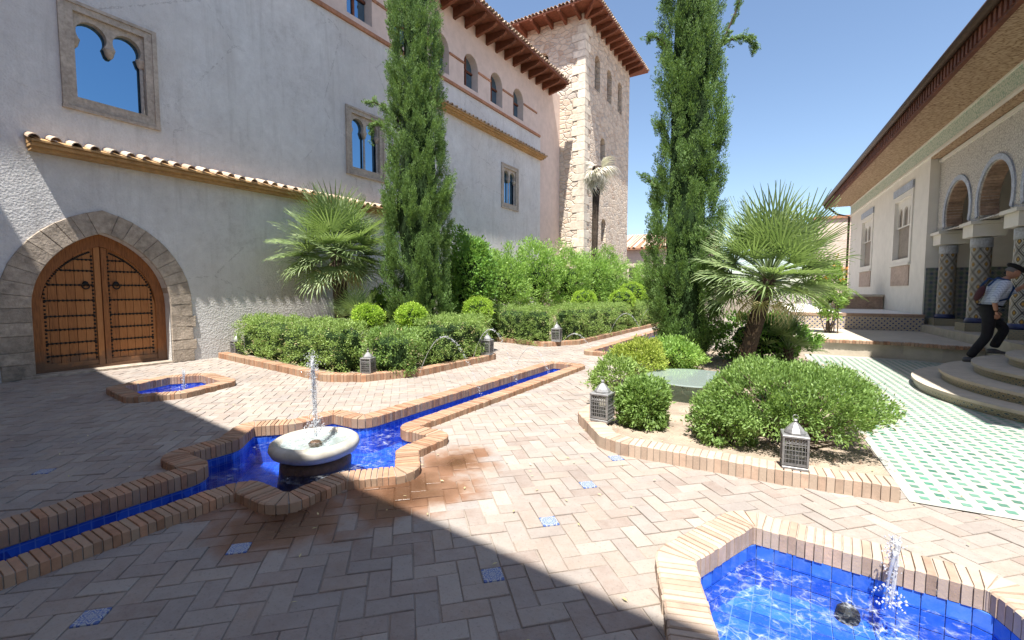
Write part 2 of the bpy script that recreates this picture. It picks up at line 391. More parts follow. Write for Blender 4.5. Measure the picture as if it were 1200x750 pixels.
# ------------------------------------------------------------------ pavilion frame of reference (turned 4 degrees)
PA = R(4)
def PV(u, v, z=0.): return Vector((v*math.cos(PA)-u*math.sin(PA), v*math.sin(PA)+u*math.cos(PA), z))
PM = Matrix.Rotation(PA, 3, 'Z')
def uv_of(x, y): return (-x*math.sin(PA)+y*math.cos(PA), x*math.cos(PA)+y*math.sin(PA))

# ------------------------------------------------------------------ outlines of pools and beds (centre lines of the brick rims)
def fillet(pts, closed, r, seg=5):
    out = []; n = len(pts); P = [Vector((p[0], p[1])) for p in pts]
    for i in range(n):
        if not closed and i in (0, n-1): out.append(P[i]); continue
        a, b, c = P[i-1], P[i], P[(i+1) % n]
        d1 = (a-b); d2 = (c-b); l1, l2 = d1.length, d2.length; d1.normalize(); d2.normalize()
        ang = math.acos(max(-1, min(1, d1.dot(d2))))
        if ang > math.pi-.02: out.append(b); continue
        t_ = min(r/math.tan(ang/2), l1*.45, l2*.45); rr = t_*math.tan(ang/2)
        bis = (d1+d2).normalized(); cc = b+bis*(rr/math.sin(ang/2))
        s0 = b+d1*t_-cc; s1 = b+d2*t_-cc; a0 = math.atan2(s0.y, s0.x); a1 = math.atan2(s1.y, s1.x)
        da = (a1-a0+math.pi) % (2*math.pi)-math.pi
        for k in range(seg+1):
            q = a0+da*k/seg; out.append(cc+Vector((math.cos(q), math.sin(q)))*rr)
    return out
class Path:
    def __init__(s, pts, closed):
        s.p = pts+([pts[0]] if closed else []); s.closed = closed
        s.c = [0.]
        for a, b in zip(s.p[:-1], s.p[1:]): s.c.append(s.c[-1]+(b-a).length)
        s.L = s.c[-1]
    def at(s, d):
        d = d % s.L if s.closed else max(0, min(s.L, d))
        i = max(0, min(len(s.p)-2, int(np.searchsorted(s.c, d, side='right'))-1))
        a, b = s.p[i], s.p[i+1]; l = max(1e-9, s.c[i+1]-s.c[i]); f = (d-s.c[i])/l
        return a+(b-a)*f
    def fr(s, d):
        p = s.at(d)
        if s.closed: t_ = s.at(d+.02)-s.at(d-.02)
        else: t_ = s.at(min(s.L, d+.02))-s.at(max(0, d-.02))
        t_.normalize(); return p, Vector((-t_.y, t_.x))
    def offset(s, k, step=.03):
        n = max(8, int(s.L/step)); out = []
        for i in range(n+(0 if s.closed else 1)):
            p, nn = s.fr(s.L*i/n); out.append((p.x+nn.x*k, p.y+nn.y*k))
        return out
def brickmesh(q, z0, z1, ch=.006, dz=(0, 0, 0, 0)):
    """18-triangle brick on a quad footprint"""
    cx = sum(p[0] for p in q)/4; cy = sum(p[1] for p in q)/4
    vs = [(p[0], p[1], z0) for p in q]+[(p[0], p[1], z1-ch+d) for p, d in zip(q, dz)]
    for p, d in zip(q, dz):
        v = Vector((cx-p[0], cy-p[1])); v.normalize(); vs.append((p[0]+v.x*ch*1.3, p[1]+v.y*ch*1.3, z1+d))
    fs = []
    for i in range(4):
        j = (i+1) % 4; fs += [(i, j, 4+j, 4+i), (4+i, 4+j, 8+j, 8+i)]
    return vs, fs+[(8, 9, 10, 11)]
def pieces(name, items, m, parent, limit=300, stuffname=None):
    """items: list of (verts, faces, centre); the nearest `limit` become parts, the rest one mesh"""
    items = sorted(items, key=lambda k: (Vector(k[2])-Vector(CAM)).length)
    for vs, fs, c in items[:limit]:
        me = bpy.data.meshes.new(name); me.from_pydata([(p[0]-c[0], p[1]-c[1], p[2]-c[2]) for p in vs], [], fs)
        me.materials.append(m); me.update(); fix(me); link(name, me, None, parent, c)
    if len(items) > limit:
        mb = MB()
        for vs, fs, c in items[limit:]: mb.add(vs, fs)
        o = mb.build(stuffname or name, m, parent); o['kind'] = 'stuff'
def rim_items(path, wd, bw, z0, z1, gap=.008, jit=.004):
    n = max(3, int(round(path.L/bw))); out = []
    for i in range(n):
        a = path.L*i/n+gap/2; b = path.L*(i+1)/n-gap/2
        pa, na = path.fr(a); pb, nb = path.fr(b)
        e1 = wd/2+random.uniform(-jit, jit); e2 = wd/2+random.uniform(-jit, jit)
        q = [pa+na*e1, pa-na*e2, pb-nb*e2, pb+nb*e1]; q = [(p.x, p.y) for p in q]
        h = z1+random.uniform(-jit, jit); dz = [random.uniform(-.002, .002) for _ in range(4)]
        vs, fs = brickmesh(q, z0, h, .009, dz)
        out.append((vs, fs, (sum(p[0] for p in q)/4, sum(p[1] for p in q)/4, (z0+z1)/2)))
    return out
def strip(mb, path, wd, z0, z1):
    a = path.offset(wd/2); b = path.offset(-wd/2); n = len(a)
    vs = [(p[0], p[1], z1) for p in a]+[(p[0], p[1], z1) for p in b]+[(p[0], p[1], z0) for p in a]+[(p[0], p[1], z0) for p in b]
    fs = []
    for i in range(n if path.closed else n-1):
        j = (i+1) % n
        fs += [(i, j, n+j, n+i), (i, j, 2*n+j, 2*n+i), (n+i, n+j, 3*n+j, 3*n+i)]
    mb.add(vs, fs)
def xy(mb, poly, z):
    mb.add([(p[0], p[1], z) for p in poly], [tuple(t_) for t_ in tessellate_polygon([[Vector((p[0], p[1], 0)) for p in poly]])])

ZK = (1.6-.078)/(1.6-.13)   # the rim tops stand 8 cm proud
SC = (-3.86*ZK, 2.65*ZK); SA = .86*ZK; CH = .345; YS, YN = -.25, 8.62
def star_outline():
    a = SA; k = a*(math.sqrt(2)-1); tip = a*math.sqrt(2)
    rt = [(CH, YS-SC[1]), (CH, -a), (a, -a), (a, -k), (tip, 0), (a, k), (a, a), (CH, a), (CH, YN-SC[1])]
    pts = rt+[(-x, y) for x, y in reversed(rt)]
    return [(x+SC[0], y+SC[1]) for x, y in pts]
RW = .215
star = Path(fillet(star_outline(), True, RW/2+.012), True)
chan2 = Path(fillet([(SC[0]+CH, 10.55), (SC[0]+CH, 21.5), (SC[0]-CH, 21.5), (SC[0]-CH, 10.55)], True, RW/2+.01), True)
def expand(poly, k):
    cx = sum(p[0] for p in poly)/len(poly); cy = sum(p[1] for p in poly)/len(poly)
    n = len(poly); out = []
    for i in range(n):
        a, b, c = (Vector(poly[i-1]), Vector(poly[i]), Vector(poly[(i+1) % n]))
        n1 = Vector(((b-a).y, -(b-a).x)).normalized(); n2 = Vector(((c-b).y, -(c-b).x)).normalized()
        if n1.dot(b-Vector((cx, cy))) < 0: n1, n2 = -n1, -n2
        m_ = (n1+n2); m_ = m_/max(.2, m_.dot(n1)); out.append(tuple(b+m_*k))
    return out
near_in = [(-.39, 2.55), (-.15, 3.12), (.86, 3.05), (1.19, 2.11), (.95, 1.54), (-.06, 1.61)]
near_in = [(x*ZK, y*ZK) for x, y in near_in]
near = Path(fillet(expand(near_in, .12), True, .125), True)
KS = (1.6-.09)/(1.6-.12); sc_ = (-8.34*KS, 3.26*KS)
sm_out = [(x*KS, y*KS) for x, y in ((-8.93, 2.54), (-7.79, 2.44), (-7.40, 3.02))]; sm_out += [(2*sc_[0]-x, 2*sc_[1]-y) for x, y in sm_out]
small = Path(fillet(expand(sm_out, -.13), True, .13), True)
if False: pass
bedL = [(-11.62, 5.45), (-6.95, 4.95), (-6.35, 5.3), (-5.85, 6.2), (-5.8, 8.75), (-7.2, 9.3), (-11.62, 9.6)]
bedF = [(-11.62, 12.3), (-7.9, 11.75), (-5.9, 11.3), (-5.3, 12.35), (-5.12, 22), (-5.1, 27), (-11.62, 27)]
bedR = [(-2.2, 5.05), (-1.62, 4.32), (-1.35, 4.23), (-.03, 4.27), (.80, 4.38), (.30, 12.9), (-2.25, 12.9)]
TILE_NEAR = [(.80, 4.42), (9, 4.95), (9, 24), (-.2, 24), (.30, 12.9)]

# ------------------------------------------------------------------ ground sheet
ground_holes = [p.offset(0, .06) for p in (star, chan2, near, small)]
mb = MB(); mb.holes([(-150, -150), (150, -150), (150, 250), (-150, 250)], [list(h) for h in ground_holes], lambda a, b, d: (a, b, d), -.3, d0=-.0088)
tag(mb.build('ground', M['joint']), kind='structure')

# herringbone brick paving, laid at 45 degrees
paving = empty('brick_paving', (0, 0, 0)); paving['kind'] = 'structure'; paving['label'] = 'pale clay herringbone brick paving of the courtyard'
W0 = .7*math.sqrt(2)/8
ex = Vector((1, 1)).normalized(); ey = Vector((-1, 1)).normalized()
org = Vector((-1.39, 2.04))
cells = []
for i in range(-140, 260):
    for j in range(-200, 200):
        k = (i-j) % 4
        if k == 0: cells.append((i, j, 2, 1))
        elif k == 3: cells.append((i, j, 1, 2))
C_ = np.array(cells, float); cen = C_[:, :2]+C_[:, 2:]/2-.5
Pw = np.array(org)[None]+cen[:, :1]*W0*np.array(ex)[None]+cen[:, 1:]*W0*np.array(ey)[None]
ok = (Pw[:, 0] > -11.62) & (Pw[:, 0] < 4.2) & (Pw[:, 1] > -1.6) & (Pw[:, 1] < 27)
ok &= ~((Pw[:, 1] < -.2) & (Pw[:, 0] < -6)) 
for poly in [list(h) for h in ground_holes]+[expand(TILE_NEAR, -.16)]: ok &= ~inpoly(Pw, poly)
def shrink(poly, k): return expand(poly, -k)
for poly in (bedL, bedF, bedR): ok &= ~inpoly(Pw, shrink(poly, .18))
# only what the camera can see
fwd = np.array([-math.sin(YAW), math.cos(YAW)]); rgt = np.array([math.cos(YAW), math.sin(YAW)])
dep = Pw@fwd; lat = Pw@rgt
ok &= (dep > .9) & (np.abs(lat) < dep*1.30+.7)
idx = np.where(ok)[0]
def cellpt(x, y): return org+ex*(x*W0)+ey*(y*W0)
inl = set()
for a in range(-4, 8):
    for b in range(-1, 3):
        # inlay grid: 0.7 m along the channel, 1.4 m across it
        p = Vector((-1.39-1.405*b, 2.04+.7*a)); q = p-org
        inl.add((int(round(q.dot(ex)/W0)), int(round(q.dot(ey)/W0))))
wantx = [(-1.39, y) for y in (2.04, 2.73, 3.44, 4.15)]+[(-2.82, .73), (-2.82, 1.41), (-5.56, 1.17)]
want = set()
for p in wantx:
    q = Vector(p)-org; want.add((int(round(q.dot(ex)/W0)), int(round(q.dot(ey)/W0))))
items = []; tiles = []; g = .0035
for n_ in idx:
    i, j, lx, ly = cells[n_]
    sub = [(i, j, lx, ly)]
    for (a, b) in ((i, j), (i+lx-1, j+ly-1)):
        if (a, b) in want:
            o_ = (i+lx-1, j+ly-1) if (a, b) == (i, j) else (i, j)
            sub = [(o_[0], o_[1], 1, 1)]; tiles.append((a, b)); break
    for (a, b, l1, l2) in sub:
        jx, jy = random.uniform(-.0025, .0025), random.uniform(-.0025, .0025); gg = g+random.uniform(0, .003); rot = random.gauss(0, .011)
        q = []
        for (sx, sy) in ((-1, -1), (1, -1), (1, 1), (-1, 1)):
            hx, hy = l1/2*W0-gg/1.3, l2/2*W0-gg/1.3
            lx_, ly_ = sx*hx-sy*hy*rot, sy*hy+sx*hx*rot
            c = cellpt(a+l1/2-.5, b+l2/2-.5); p = c+ex*(lx_+jx)+ey*(ly_+jy); q.append((p.x, p.y))
        dz = [random.uniform(-.003, .001) for _ in range(4)]; h = max(-.003, random.gauss(0, .0022))
        vs, fs = brickmesh(q, -.03, h, .0035, dz)
        items.append((vs, fs, (sum(p[0] for p in q)/4, sum(p[1] for p in q)/4, 0)))
pieces('paving_brick', items, M['paving'], paving, 300, 'paving_bricks')
tm = MB(); tm.box((0, 0, -.012), (W0-.008, W0-.008, .024), None, 0, .003); tme = tm.build('inlay_tile_source', M['inlay']); tmesh = tme.data
bpy.data.objects.remove(tme)
for (a, b) in tiles:
    c = cellpt(a, b); o = link('inlay_tile', tmesh, None, paving, (c.x, c.y, .002)); o.rotation_euler.z = math.pi/4

# ------------------------------------------------------------------ pools
def pool(name, path, label, zt, zb, zw, wat, loc, bw=.046, zl=-.04, m='rim', lining='bluemosaic', cat='fountain pool', brickname='rim_brick'):
    root = empty(name, loc, label, cat)
    pieces(brickname, rim_items(path, RW, bw, zl, zt, .006), M[m], root, 300, 'rim_bricks')
    mb = MB(); strip(mb, path, RW-.02, -.05, zt-.012); mb.build('mortar_bed', M['mortar'], root)
    sgn = RW/2-.012
    ins = path.offset(sgn, .05); ins2 = path.offset(-sgn, .05)
    A = lambda P: abs(sum(P[i][0]*P[(i+1) % len(P)][1]-P[(i+1) % len(P)][0]*P[i][1] for i in range(len(P))))
    inner = ins if A(ins) < A(ins2) else ins2
    mb = MB(); mb.prism(inner, lambda a, b, d: (a, b, d), zb, -.042, caps=(1, 0)); mb.build('pool_lining', M[lining], root)
    mb = MB(); xy(mb, inner, zw); mb.build('water', wat, root)
    return root, inner
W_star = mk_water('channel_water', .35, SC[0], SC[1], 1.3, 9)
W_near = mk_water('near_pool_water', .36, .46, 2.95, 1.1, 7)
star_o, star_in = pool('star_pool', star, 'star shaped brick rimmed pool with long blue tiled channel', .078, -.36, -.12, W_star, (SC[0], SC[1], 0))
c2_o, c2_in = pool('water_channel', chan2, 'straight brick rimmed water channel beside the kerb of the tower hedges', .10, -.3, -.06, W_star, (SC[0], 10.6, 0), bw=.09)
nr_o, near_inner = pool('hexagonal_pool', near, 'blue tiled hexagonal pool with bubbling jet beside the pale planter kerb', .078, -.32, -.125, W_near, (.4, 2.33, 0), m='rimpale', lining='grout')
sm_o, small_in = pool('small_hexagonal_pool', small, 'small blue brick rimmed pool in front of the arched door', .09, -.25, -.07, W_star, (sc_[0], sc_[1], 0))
# glazed tiles of the near pool: wall courses and floor, tile by tile
its = []
TP = Path([Vector(p) for p in near_inner], True); ns = int(TP.L/.098)
for row in range(3):
    for i in range(ns):
        a = TP.L*i/ns+.003; b = TP.L*(i+1)/ns-.003
        pa, na = TP.fr(a); pb, nb = TP.fr(b)
        ctr = Vector((.41, 2.42)); s_ = 1 if na.dot(ctr-pa) > 0 else -1
        pa = pa-na*s_*.004; pb = pb-nb*s_*.004
        z1 = -.043-row*.1; z0 = z1-.094; t_ = .012
        oa, ob = pa+na*s_*t_, pb+nb*s_*t_
        vs = [(pa.x, pa.y, z0), (pb.x, pb.y, z0), (pb.x, pb.y, z1), (pa.x, pa.y, z1), (oa.x, oa.y, z0), (ob.x, ob.y, z0), (ob.x, ob.y, z1), (oa.x, oa.y, z1)]
        fs = [(4, 5, 6, 7), (0, 1, 5, 4), (3, 2, 6, 7), (0, 3, 7, 4), (1, 2, 6, 5)]
        its.append((vs, fs, ((pa.x+pb.x)/2, (pa.y+pb.y)/2, (z0+z1)/2)))
pieces('wall_tile', its, M['bluetile'], nr_o, 300)
its = []
for i in range(-5, 16):
    for j in range(12, 36):
        x, y = i*.1, j*.1
        if inpoly([(x, y)], near_inner)[0]:
            h = .047; zt = -.32+.012+random.uniform(-.001, .001)
            its.append(([(x-h, y-h, zt-.01), (x+h, y-h, zt-.01), (x+h, y+h, zt-.01), (x-h, y+h, zt-.01), (x-h, y-h, zt), (x+h, y-h, zt), (x+h, y+h, zt), (x-h, y+h, zt)],
                        [(4, 5, 6, 7), (0, 1, 5, 4), (1, 2, 6, 5), (2, 3, 7, 6), (3, 0, 4, 7)], (x, y, zt)))
pieces('floor_tile', its, M['bluetile'], nr_o, 300)
mb = MB(); mb.lathe([(.0, 0), (.05, 0), (.062, .03), (.055, .065), (.03, .09), (0, .10)], (.33, 3.16, -.31), 16); mb.build('spray_nozzle', M['iron'], nr_o)

# marble bowl on its drum
bowl = empty('fountain_bowl', (SC[0], SC[1], -.34), 'round pale marble basin standing in the star shaped pool', 'fountain bowl')
mb = MB(); mb.lathe([(.34, 0), (.35, .02), (.345, .12), (.335, .2), (.33, .28), (.30, .33), (.20, .34)], (SC[0], SC[1], -.36), 28, 0, .03); mb.build('drum', M['darkstone'], bowl, smooth=True)
mb = MB(); mb.lathe([(.20, .0), (.32, .01), (.395, .05), (.42, .10), (.41, .145), (.375, .17), (.345, .172), (.325, .155), (.30, .115), (.20, .095), (.10, .09), (.0, .088)], (SC[0], SC[1], -.035), 48); mb.build('basin', M['marble'], bowl, smooth=True)
mb = MB(); mb.lathe([(.06, 0), (.065, .03), (.045, .05), (.02, .055)], (SC[0], SC[1], .055), 14); mb.build('nozzle', M['darkstone'], bowl, smooth=True)
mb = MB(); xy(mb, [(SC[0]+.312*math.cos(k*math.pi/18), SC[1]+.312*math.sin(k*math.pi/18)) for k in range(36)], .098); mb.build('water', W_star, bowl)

# ------------------------------------------------------------------ jets of water
def drops(mb, p, r):
    p = Vector(p); s = [Vector(q)*r*random.uniform(.7, 1.3) for q in ((1, 0, 0), (-1, 0, 0), (0, 1, 0), (0, -1, 0), (0, 0, 1.4), (0, 0, -1.4))]
    mb.add([p+q for q in s], [(0, 2, 4), (2, 1, 4), (1, 3, 4), (3, 0, 4), (2, 0, 5), (1, 2, 5), (3, 1, 5), (0, 3, 5)])
def jet_up(name, base, h, label, rad=.02, spread=.05, nd=260):
    o = empty(name, base, label, 'water jet'); b = Vector(base)
    mb = MB()
    for k in range(3):
        a = random.uniform(0, 6.28); rr = rad*random.uniform(.2, .8)
        pts = []; rs = []
        hh = h*random.uniform(.82, 1.0)
        for i in range(13):
            f = i/12; q = Vector((math.cos(a+f*2)*rr*(1+f), math.sin(a+f*2)*rr*(1+f), hh*f)); pts.append(b+q); rs.append(rad*.20*(1+1.6*f*f)*random.uniform(.6, 1.4))
        mb.tube(pts, rs, 6)
    mb.build('water_column', M['spray'], o, smooth=True)
    mb = MB()
    for k in range(nd):
        f = random.random()**.42; a = random.uniform(0, 6.28); rr = abs(random.gauss(0, 1))*spread*(.2+.8*f**2)
        drops(mb, b+Vector((math.cos(a)*rr, math.sin(a)*rr, h*f*random.uniform(.85, 1.06))), random.uniform(.0022, .0062))
    for k in range(nd//3):
        a = random.uniform(0, 6.28); rr = random.uniform(.3, 2.2)*spread
        drops(mb, b+Vector((math.cos(a)*rr, math.sin(a)*rr, random.uniform(0, .5)*h*math.exp(-rr/spread/2))), random.uniform(.003, .008))
    mb.build('droplets', M['spray'], o)['kind'] = 'stuff'
jet_up('fountain_jet', (SC[0], SC[1], .15), .82, 'tall frothy water jet rising from the marble bowl', .022, .045, 900)
jet_up('fountain_jet', (.50, 3.08, -.12), .40, 'short bubbling water jet in the hexagonal pool', .022, .035, 240)
jet_up('fountain_jet', (-8.36, 3.4, -.02), .34, 'small water jet in the pool before the arched door', .02, .03, 120)
def jet_arc(a, b, top, label):
    a = Vector(a); b = Vector(b); o = empty('water_arc', a, label, 'water jet', 'arching water jets')
    h0 = top-a.z; k = math.sqrt((top-b.z)/max(.01, h0)); tt = 1+k   # time split
    mb = MB(); pts = []; rs = []
    for i in range(27):
        t_ = i/26*tt; z = top-h0*(1-t_)**2; f = i/26
        pts.append(Vector((a.x+(b.x-a.x)*f, a.y+(b.y-a.y)*f, z))); rs.append(.0055*(1+.5*f)*random.uniform(.5, 1.4))
    mb.tube(pts[:14], rs[:14], 6); mb.build('water_thread', M['spray'], o, smooth=True)
    mb = MB()
    for i in range(5, 26):
        for _ in range(5+i//3): drops(mb, pts[i].lerp(pts[i+1], random.random())+Vector((random.gauss(0, .5), random.gauss(0, .5), random.gauss(0, .7)))*(.004+.0009*i), random.uniform(.0035, .0078))
    mb.build('droplets', M['spray'], o)['kind'] = 'stuff'
jet_arc((-5.70, 6.05, .1), (-3.92, 5.5, -.07), .83, 'thin water arc from the clipped hedge kerb into the blue channel')
jet_arc((-5.75, 7.7, .1), (-4.05, 6.75, -.1), .84, 'thin water arc beside the kerb end lantern into the channel')
jet_arc((-5.0, 8.3, .02), (-4.0, 7.9, -.1), .42, 'low water arc landing where the star pool channel ends')
jet_arc((-5.55, 11.7, .1), (-4.3, 10.9, .0), .42, 'low water arc beside the lantern on the tower bed corner')
jet_arc((-5.2, 14.6, .1), (-3.9, 14.2, 0), .85, 'water arc rising between the tower bed hedge and the straight channel')
jet_arc((-5.1, 17.6, .1), (-3.9, 17.0, 0), .95, 'water arc over the straight channel next to the rounded shrub balls')

# ------------------------------------------------------------------ beds with brick kerbs
def bed(name, poly, kerb, label, m='rim', z=.07, wd=.20):
    root = empty(name, (poly[1][0], poly[1][1], 0), label, 'garden bed')
    mb = MB(); pl = shrink(poly, .05)
    P = Path([Vector(p) for p in pl], True); out = P.offset(0, .25)
    # soil surface as an uneven sheet
    xs = [p[0] for p in pl]; ys = [p[1] for p in pl]
    mb.prism(pl, lambda a, b, d: (a, b, d), -.01, z, caps=(0, 1)); mb.build('soil', M['sand'], root)
    for kb in kerb:
        path = Path(fillet(kb, False, .13), False)
        pieces('kerb_brick', rim_items(path, wd, .058, -.012, .13, .006), M[m], root, 300, 'kerb_bricks')
        mb = MB(); strip(mb, path, wd-.02, -.02, .118); mb.build('mortar_bed', M['mortar'], root)
    return root
bed('hedge_bed', bedL, [[(-11.5, 5.52), (-6.97, 5.06), (-6.4, 5.38), (-5.95, 6.25), (-5.9, 8.7), (-7.2, 9.2)]], 'brick kerbed bed of clipped hedge against the plaster wall')
bed('hedge_bed', bedF, [[(-9.5, 12.15), (-7.9, 11.88), (-5.96, 11.44), (-5.4, 12.4), (-5.2, 22)]], 'brick kerbed bed with tall leafy shrubs before the tower')
bed('palm_bed', bedR, [[(-2.12, 9.5), (-2.1, 5.1), (-1.56, 4.4), (-1.33, 4.33), (-.03, 4.37), (.72, 4.46)]], 'pale brick kerbed sandy bed with palm and round bush', 'rimpale')
mb = MB()   # scattered stones on the sandy bed
for k in range(420):
    x, y = random.uniform(-2, .7), random.uniform(4.55, 12); r = random.uniform(.008, .03)
    drops(mb, (x, y, .07), r)
tag(mb.build('bed_pebbles', M['rimpale']), 'scattered pale pebbles lying on the sandy bed', 'pebbles', kind='stuff')

# ------------------------------------------------------------------ white and green tiled floor before the pavilion
mk, t, o = newmat('white_floor_tile'); v = wpos(t)
mp = t.nodes.new('ShaderNodeMapping'); mp.inputs['Rotation'].default_value = (0, 0, -PA); t.links.new(v, mp.inputs[0])
s = t.nodes.new('ShaderNodeSeparateXYZ'); t.links.new(mp.outputs[0], s.inputs[0])
ln = lambda a: mth(t, 'LESS_THAN', mth(t, 'FRACT', mth(t, 'MULTIPLY', a, 1/.06)), .06)
gr = mth(t, 'MAXIMUM', ln(s.outputs[0]), ln(s.outputs[1]))
c = mixc(t, mth(t, 'MULTIPLY', noise(t, v, 5, 5), .5), (.42, .42, .385), (.36, .38, .335))
tv = vor(t, mp.outputs[0], 8.33, 'F1', 'Color', 0.); sc0 = t.nodes.new('ShaderNodeSeparateColor'); t.links.new(tv, sc0.inputs[0])
c = mixc(t, mth(t, 'MULTIPLY', sc0.outputs[0], .35), c, (.38, .38, .34))
c = mixc(t, ramp(t, noise(t, v, 1.3, 6, .7), [(.45, 0.), (.75, .55)]), c, (.30, .28, .24))
c = mixc(t, mth(t, 'MULTIPLY', gr, .5), c, (.27, .26, .22)); princ(t, o, c, .4, bump(t, noise(t, v, 30, 3), .15, .004), .4); M['whitefloor'] = mk
M['greentile'] = pm('green_glazed_tile', (.07, .22, .155), .3, .2, 20, .1, 40, .003, isl=.35, spec=.5, tint=(.20, .32, .26, .7))
tf = empty('tiled_floor', (1.2, 4.6, 0)); tf['kind'] = 'structure'; tf['label'] = 'white tiled floor dotted with small green tiles'
mb = MB(); xy(mb, TILE_NEAR, .007); mb.build('white_tiles', M['whitefloor'], tf)
its = []; pt = .12
poly = shrink(TILE_NEAR, .09)
for i in range(20, 200):
    for j in range(2, 75):
        p = PV(i*pt+.03, j*pt+.0225); 
        if p.y > 13.3 or (p-Vector((4.95, 9.7, 0))).length < 3.2: continue
        if not inpoly([(p.x, p.y)], poly)[0]: continue
        if p.x > 2.6+.25*max(0, p.y-4): continue
        h = .027; q = [PV(i*pt+.03+a*h, j*pt+.0225+b*h) for a, b in ((-1, -1), (1, -1), (1, 1), (-1, 1))]
        zt = .0105; vs = [(k.x, k.y, .0) for k in q]+[(k.x, k.y, zt) for k in q]
        its.append((vs, [(4, 5, 6, 7), (0, 1, 5, 4), (1, 2, 6, 5), (2, 3, 7, 6), (3, 0, 4, 7)], (p.x, p.y, .003)))
pieces('green_tile', its, M['greentile'], tf, 300, 'green_tiles')
# ------------------------------------------------------------------ palace (left building)
WX = -11.65
pal = empty('palace', (WX, 12, 0), 'tall grey plastered palace with arched wooden door and wide wooden eaves', 'building')
F = lambda y, z, d: (WX-d, y, z)          # facade plane: y, z, depth into the wall
def pointed(yc, hw, zs, za, n=10, z0=0.):
    """pointed arch outline, from lower left over the apex to lower right"""
    h = za-zs; rr = (hw*hw+h*h)/(2*hw); pts = [(yc-hw, z0)]
    cx = yc-hw+rr; a0 = math.pi; a1 = math.pi-math.asin(h/rr)
    L_ = [(cx+rr*math.cos(a0+(a1-a0)*k/n), zs+rr*math.sin(a0+(a1-a0)*k/n)) for k in range(n+1)]
    pts += L_; pts += [(2*yc-x, z) for x, z in reversed(L_[:-1])]; pts.append((yc+hw, z0)); return pts
def roundtop(yc, hw, z0, zs, n=10):
    return [(yc-hw, z0)]+[(yc-hw*math.cos(math.pi*k/n), zs+hw*math.sin(math.pi*k/n)) for k in range(n+1)]+[(yc+hw, z0)]
DY, DHW, DZS, DZA = 3.48, 1.07, 1.28, 2.72
rect = lambda y0, y1, z0, z1: [(y0, z0), (y1, z0), (y1, z1), (y0, z1)]
door_hole = pointed(DY, DHW, DZS, DZA, 12, -.02)
WINS = [(3.05, 4.47, 5.08, 6.94), (9.36, 10.78, 5.22, 7.12), (17.95, 19.35, 5.52, 7.42)]
ARCS = [6.15, 8.05, 9.95, 11.85, 13.75, 15.65, 17.55, 19.45]
mb = MB(); mb.holes(rect(-6, 21.7, -.05, 9.62), [door_hole]+[rect(*q) for q in WINS], F, .55)
mb.add([(WX, 21.7, -.05), (WX, 21.7, 9.62), (WX-.35, 21.7, 9.62), (WX-.35, 21.7, -.05)], [(0, 1, 2, 3)])
mb.build('grey_wall', M['wall'], pal)
mb = MB(); mb.holes(rect(-6, 24.05, 9.62, 12.6), [roundtop(y, .48, 9.92, 10.82) for y in ARCS], lambda y, z, d: (WX-.012-d, y, z), .5)
mb.add([(WX-.012, 21.7, -.05), (WX-.012, 24.05, -.05), (WX-.012, 24.05, 9.62), (WX-.012, 21.7, 9.62)], [(0, 1, 2, 3)])
mb.build('pink_wall', M['pink'], pal)
mb = MB(); mb.b2((WX-.6, -6, -.1), (WX-9, 24.05, 12.7)); mb.build('inner_wall', M['pink'], pal)
mb = MB(); mb.b2((WX-.3, -6, 9.60), (WX+.07, 21.6, 9.72), 0, .01); mb.build('string_course', M['terracotta'], pal)
for i in range(len(ARCS)-1):
    mb = MB(); mb.b2((WX-.1, ARCS[i]+.49, 10.72), (WX+.03, ARCS[i+1]-.49, 10.80)); mb.build('impost_band', M['terracotta'], pal)
mb = MB(); mb.b2((WX-.1, ARCS[-1]+.49, 10.72), (WX+.03, 21.3, 10.80)); mb.build('impost_band', M['terracotta'], pal)
for k, y in enumerate(ARCS):
    mb = MB(); mb.b2((WX-.36, y-.46, 9.9), (WX-.34, y+.46, 11.3)); wn = mb.build('arched_window', M['glass'], pal)
    mb = MB(); mb.b2((WX-.34, y-.035, 9.9), (WX-.29, y+.035, 11.3)); mb.b2((WX-.34, y-.47, 9.9), (WX-.29, y+.47, 9.98)); mb.b2((WX-.34, y-.47, 10.7), (WX-.29, y+.47, 10.77))
    mb.build('window_frame', M['wood'], wn)
# eaves on wooden brackets
EAV = 1.1; EZ = 12.55
mb = MB(); mb.add([(WX-.2, -6, EZ+.02), (WX+EAV, -6, EZ-.06), (WX+EAV, 22.85, EZ-.06), (WX-.2, 22.85, EZ+.02), (WX-5, -6, EZ+1.9), (WX+EAV, -6, EZ+.05), (WX+EAV, 22.85, EZ+.05), (WX-5, 22.85, EZ+1.9)],
    [(0, 1, 2, 3), (4, 5, 6, 7), (1, 2, 6, 5), (0, 1, 5, 4), (3, 2, 6, 7)])
rf = mb.build('roof', M['wood'], pal)
br = MB(); br.add([(0, -.07, 0), (EAV-.08, -.07, -.07), (EAV-.08, -.07, -.15), (EAV-.22, -.07, -.24), (0, -.07, -.40), (0, .07, 0), (EAV-.08, .07, -.07), (EAV-.08, .07, -.15), (EAV-.22, .07, -.24), (0, .07, -.40)],
    [(0, 1, 2, 3, 4), (5, 6, 7, 8, 9), (0, 1, 6, 5), (1, 2, 7, 6), (2, 3, 8, 7), (3, 4, 9, 8), (4, 0, 5, 9)])
bo = br.build('bracket_source', M['wood']); bme = bo.data; bpy.data.objects.remove(bo)
y = 22.7
while y > 5:
    link('bracket', bme, None, rf, (WX-.02, y, EZ+.01)); y -= .74
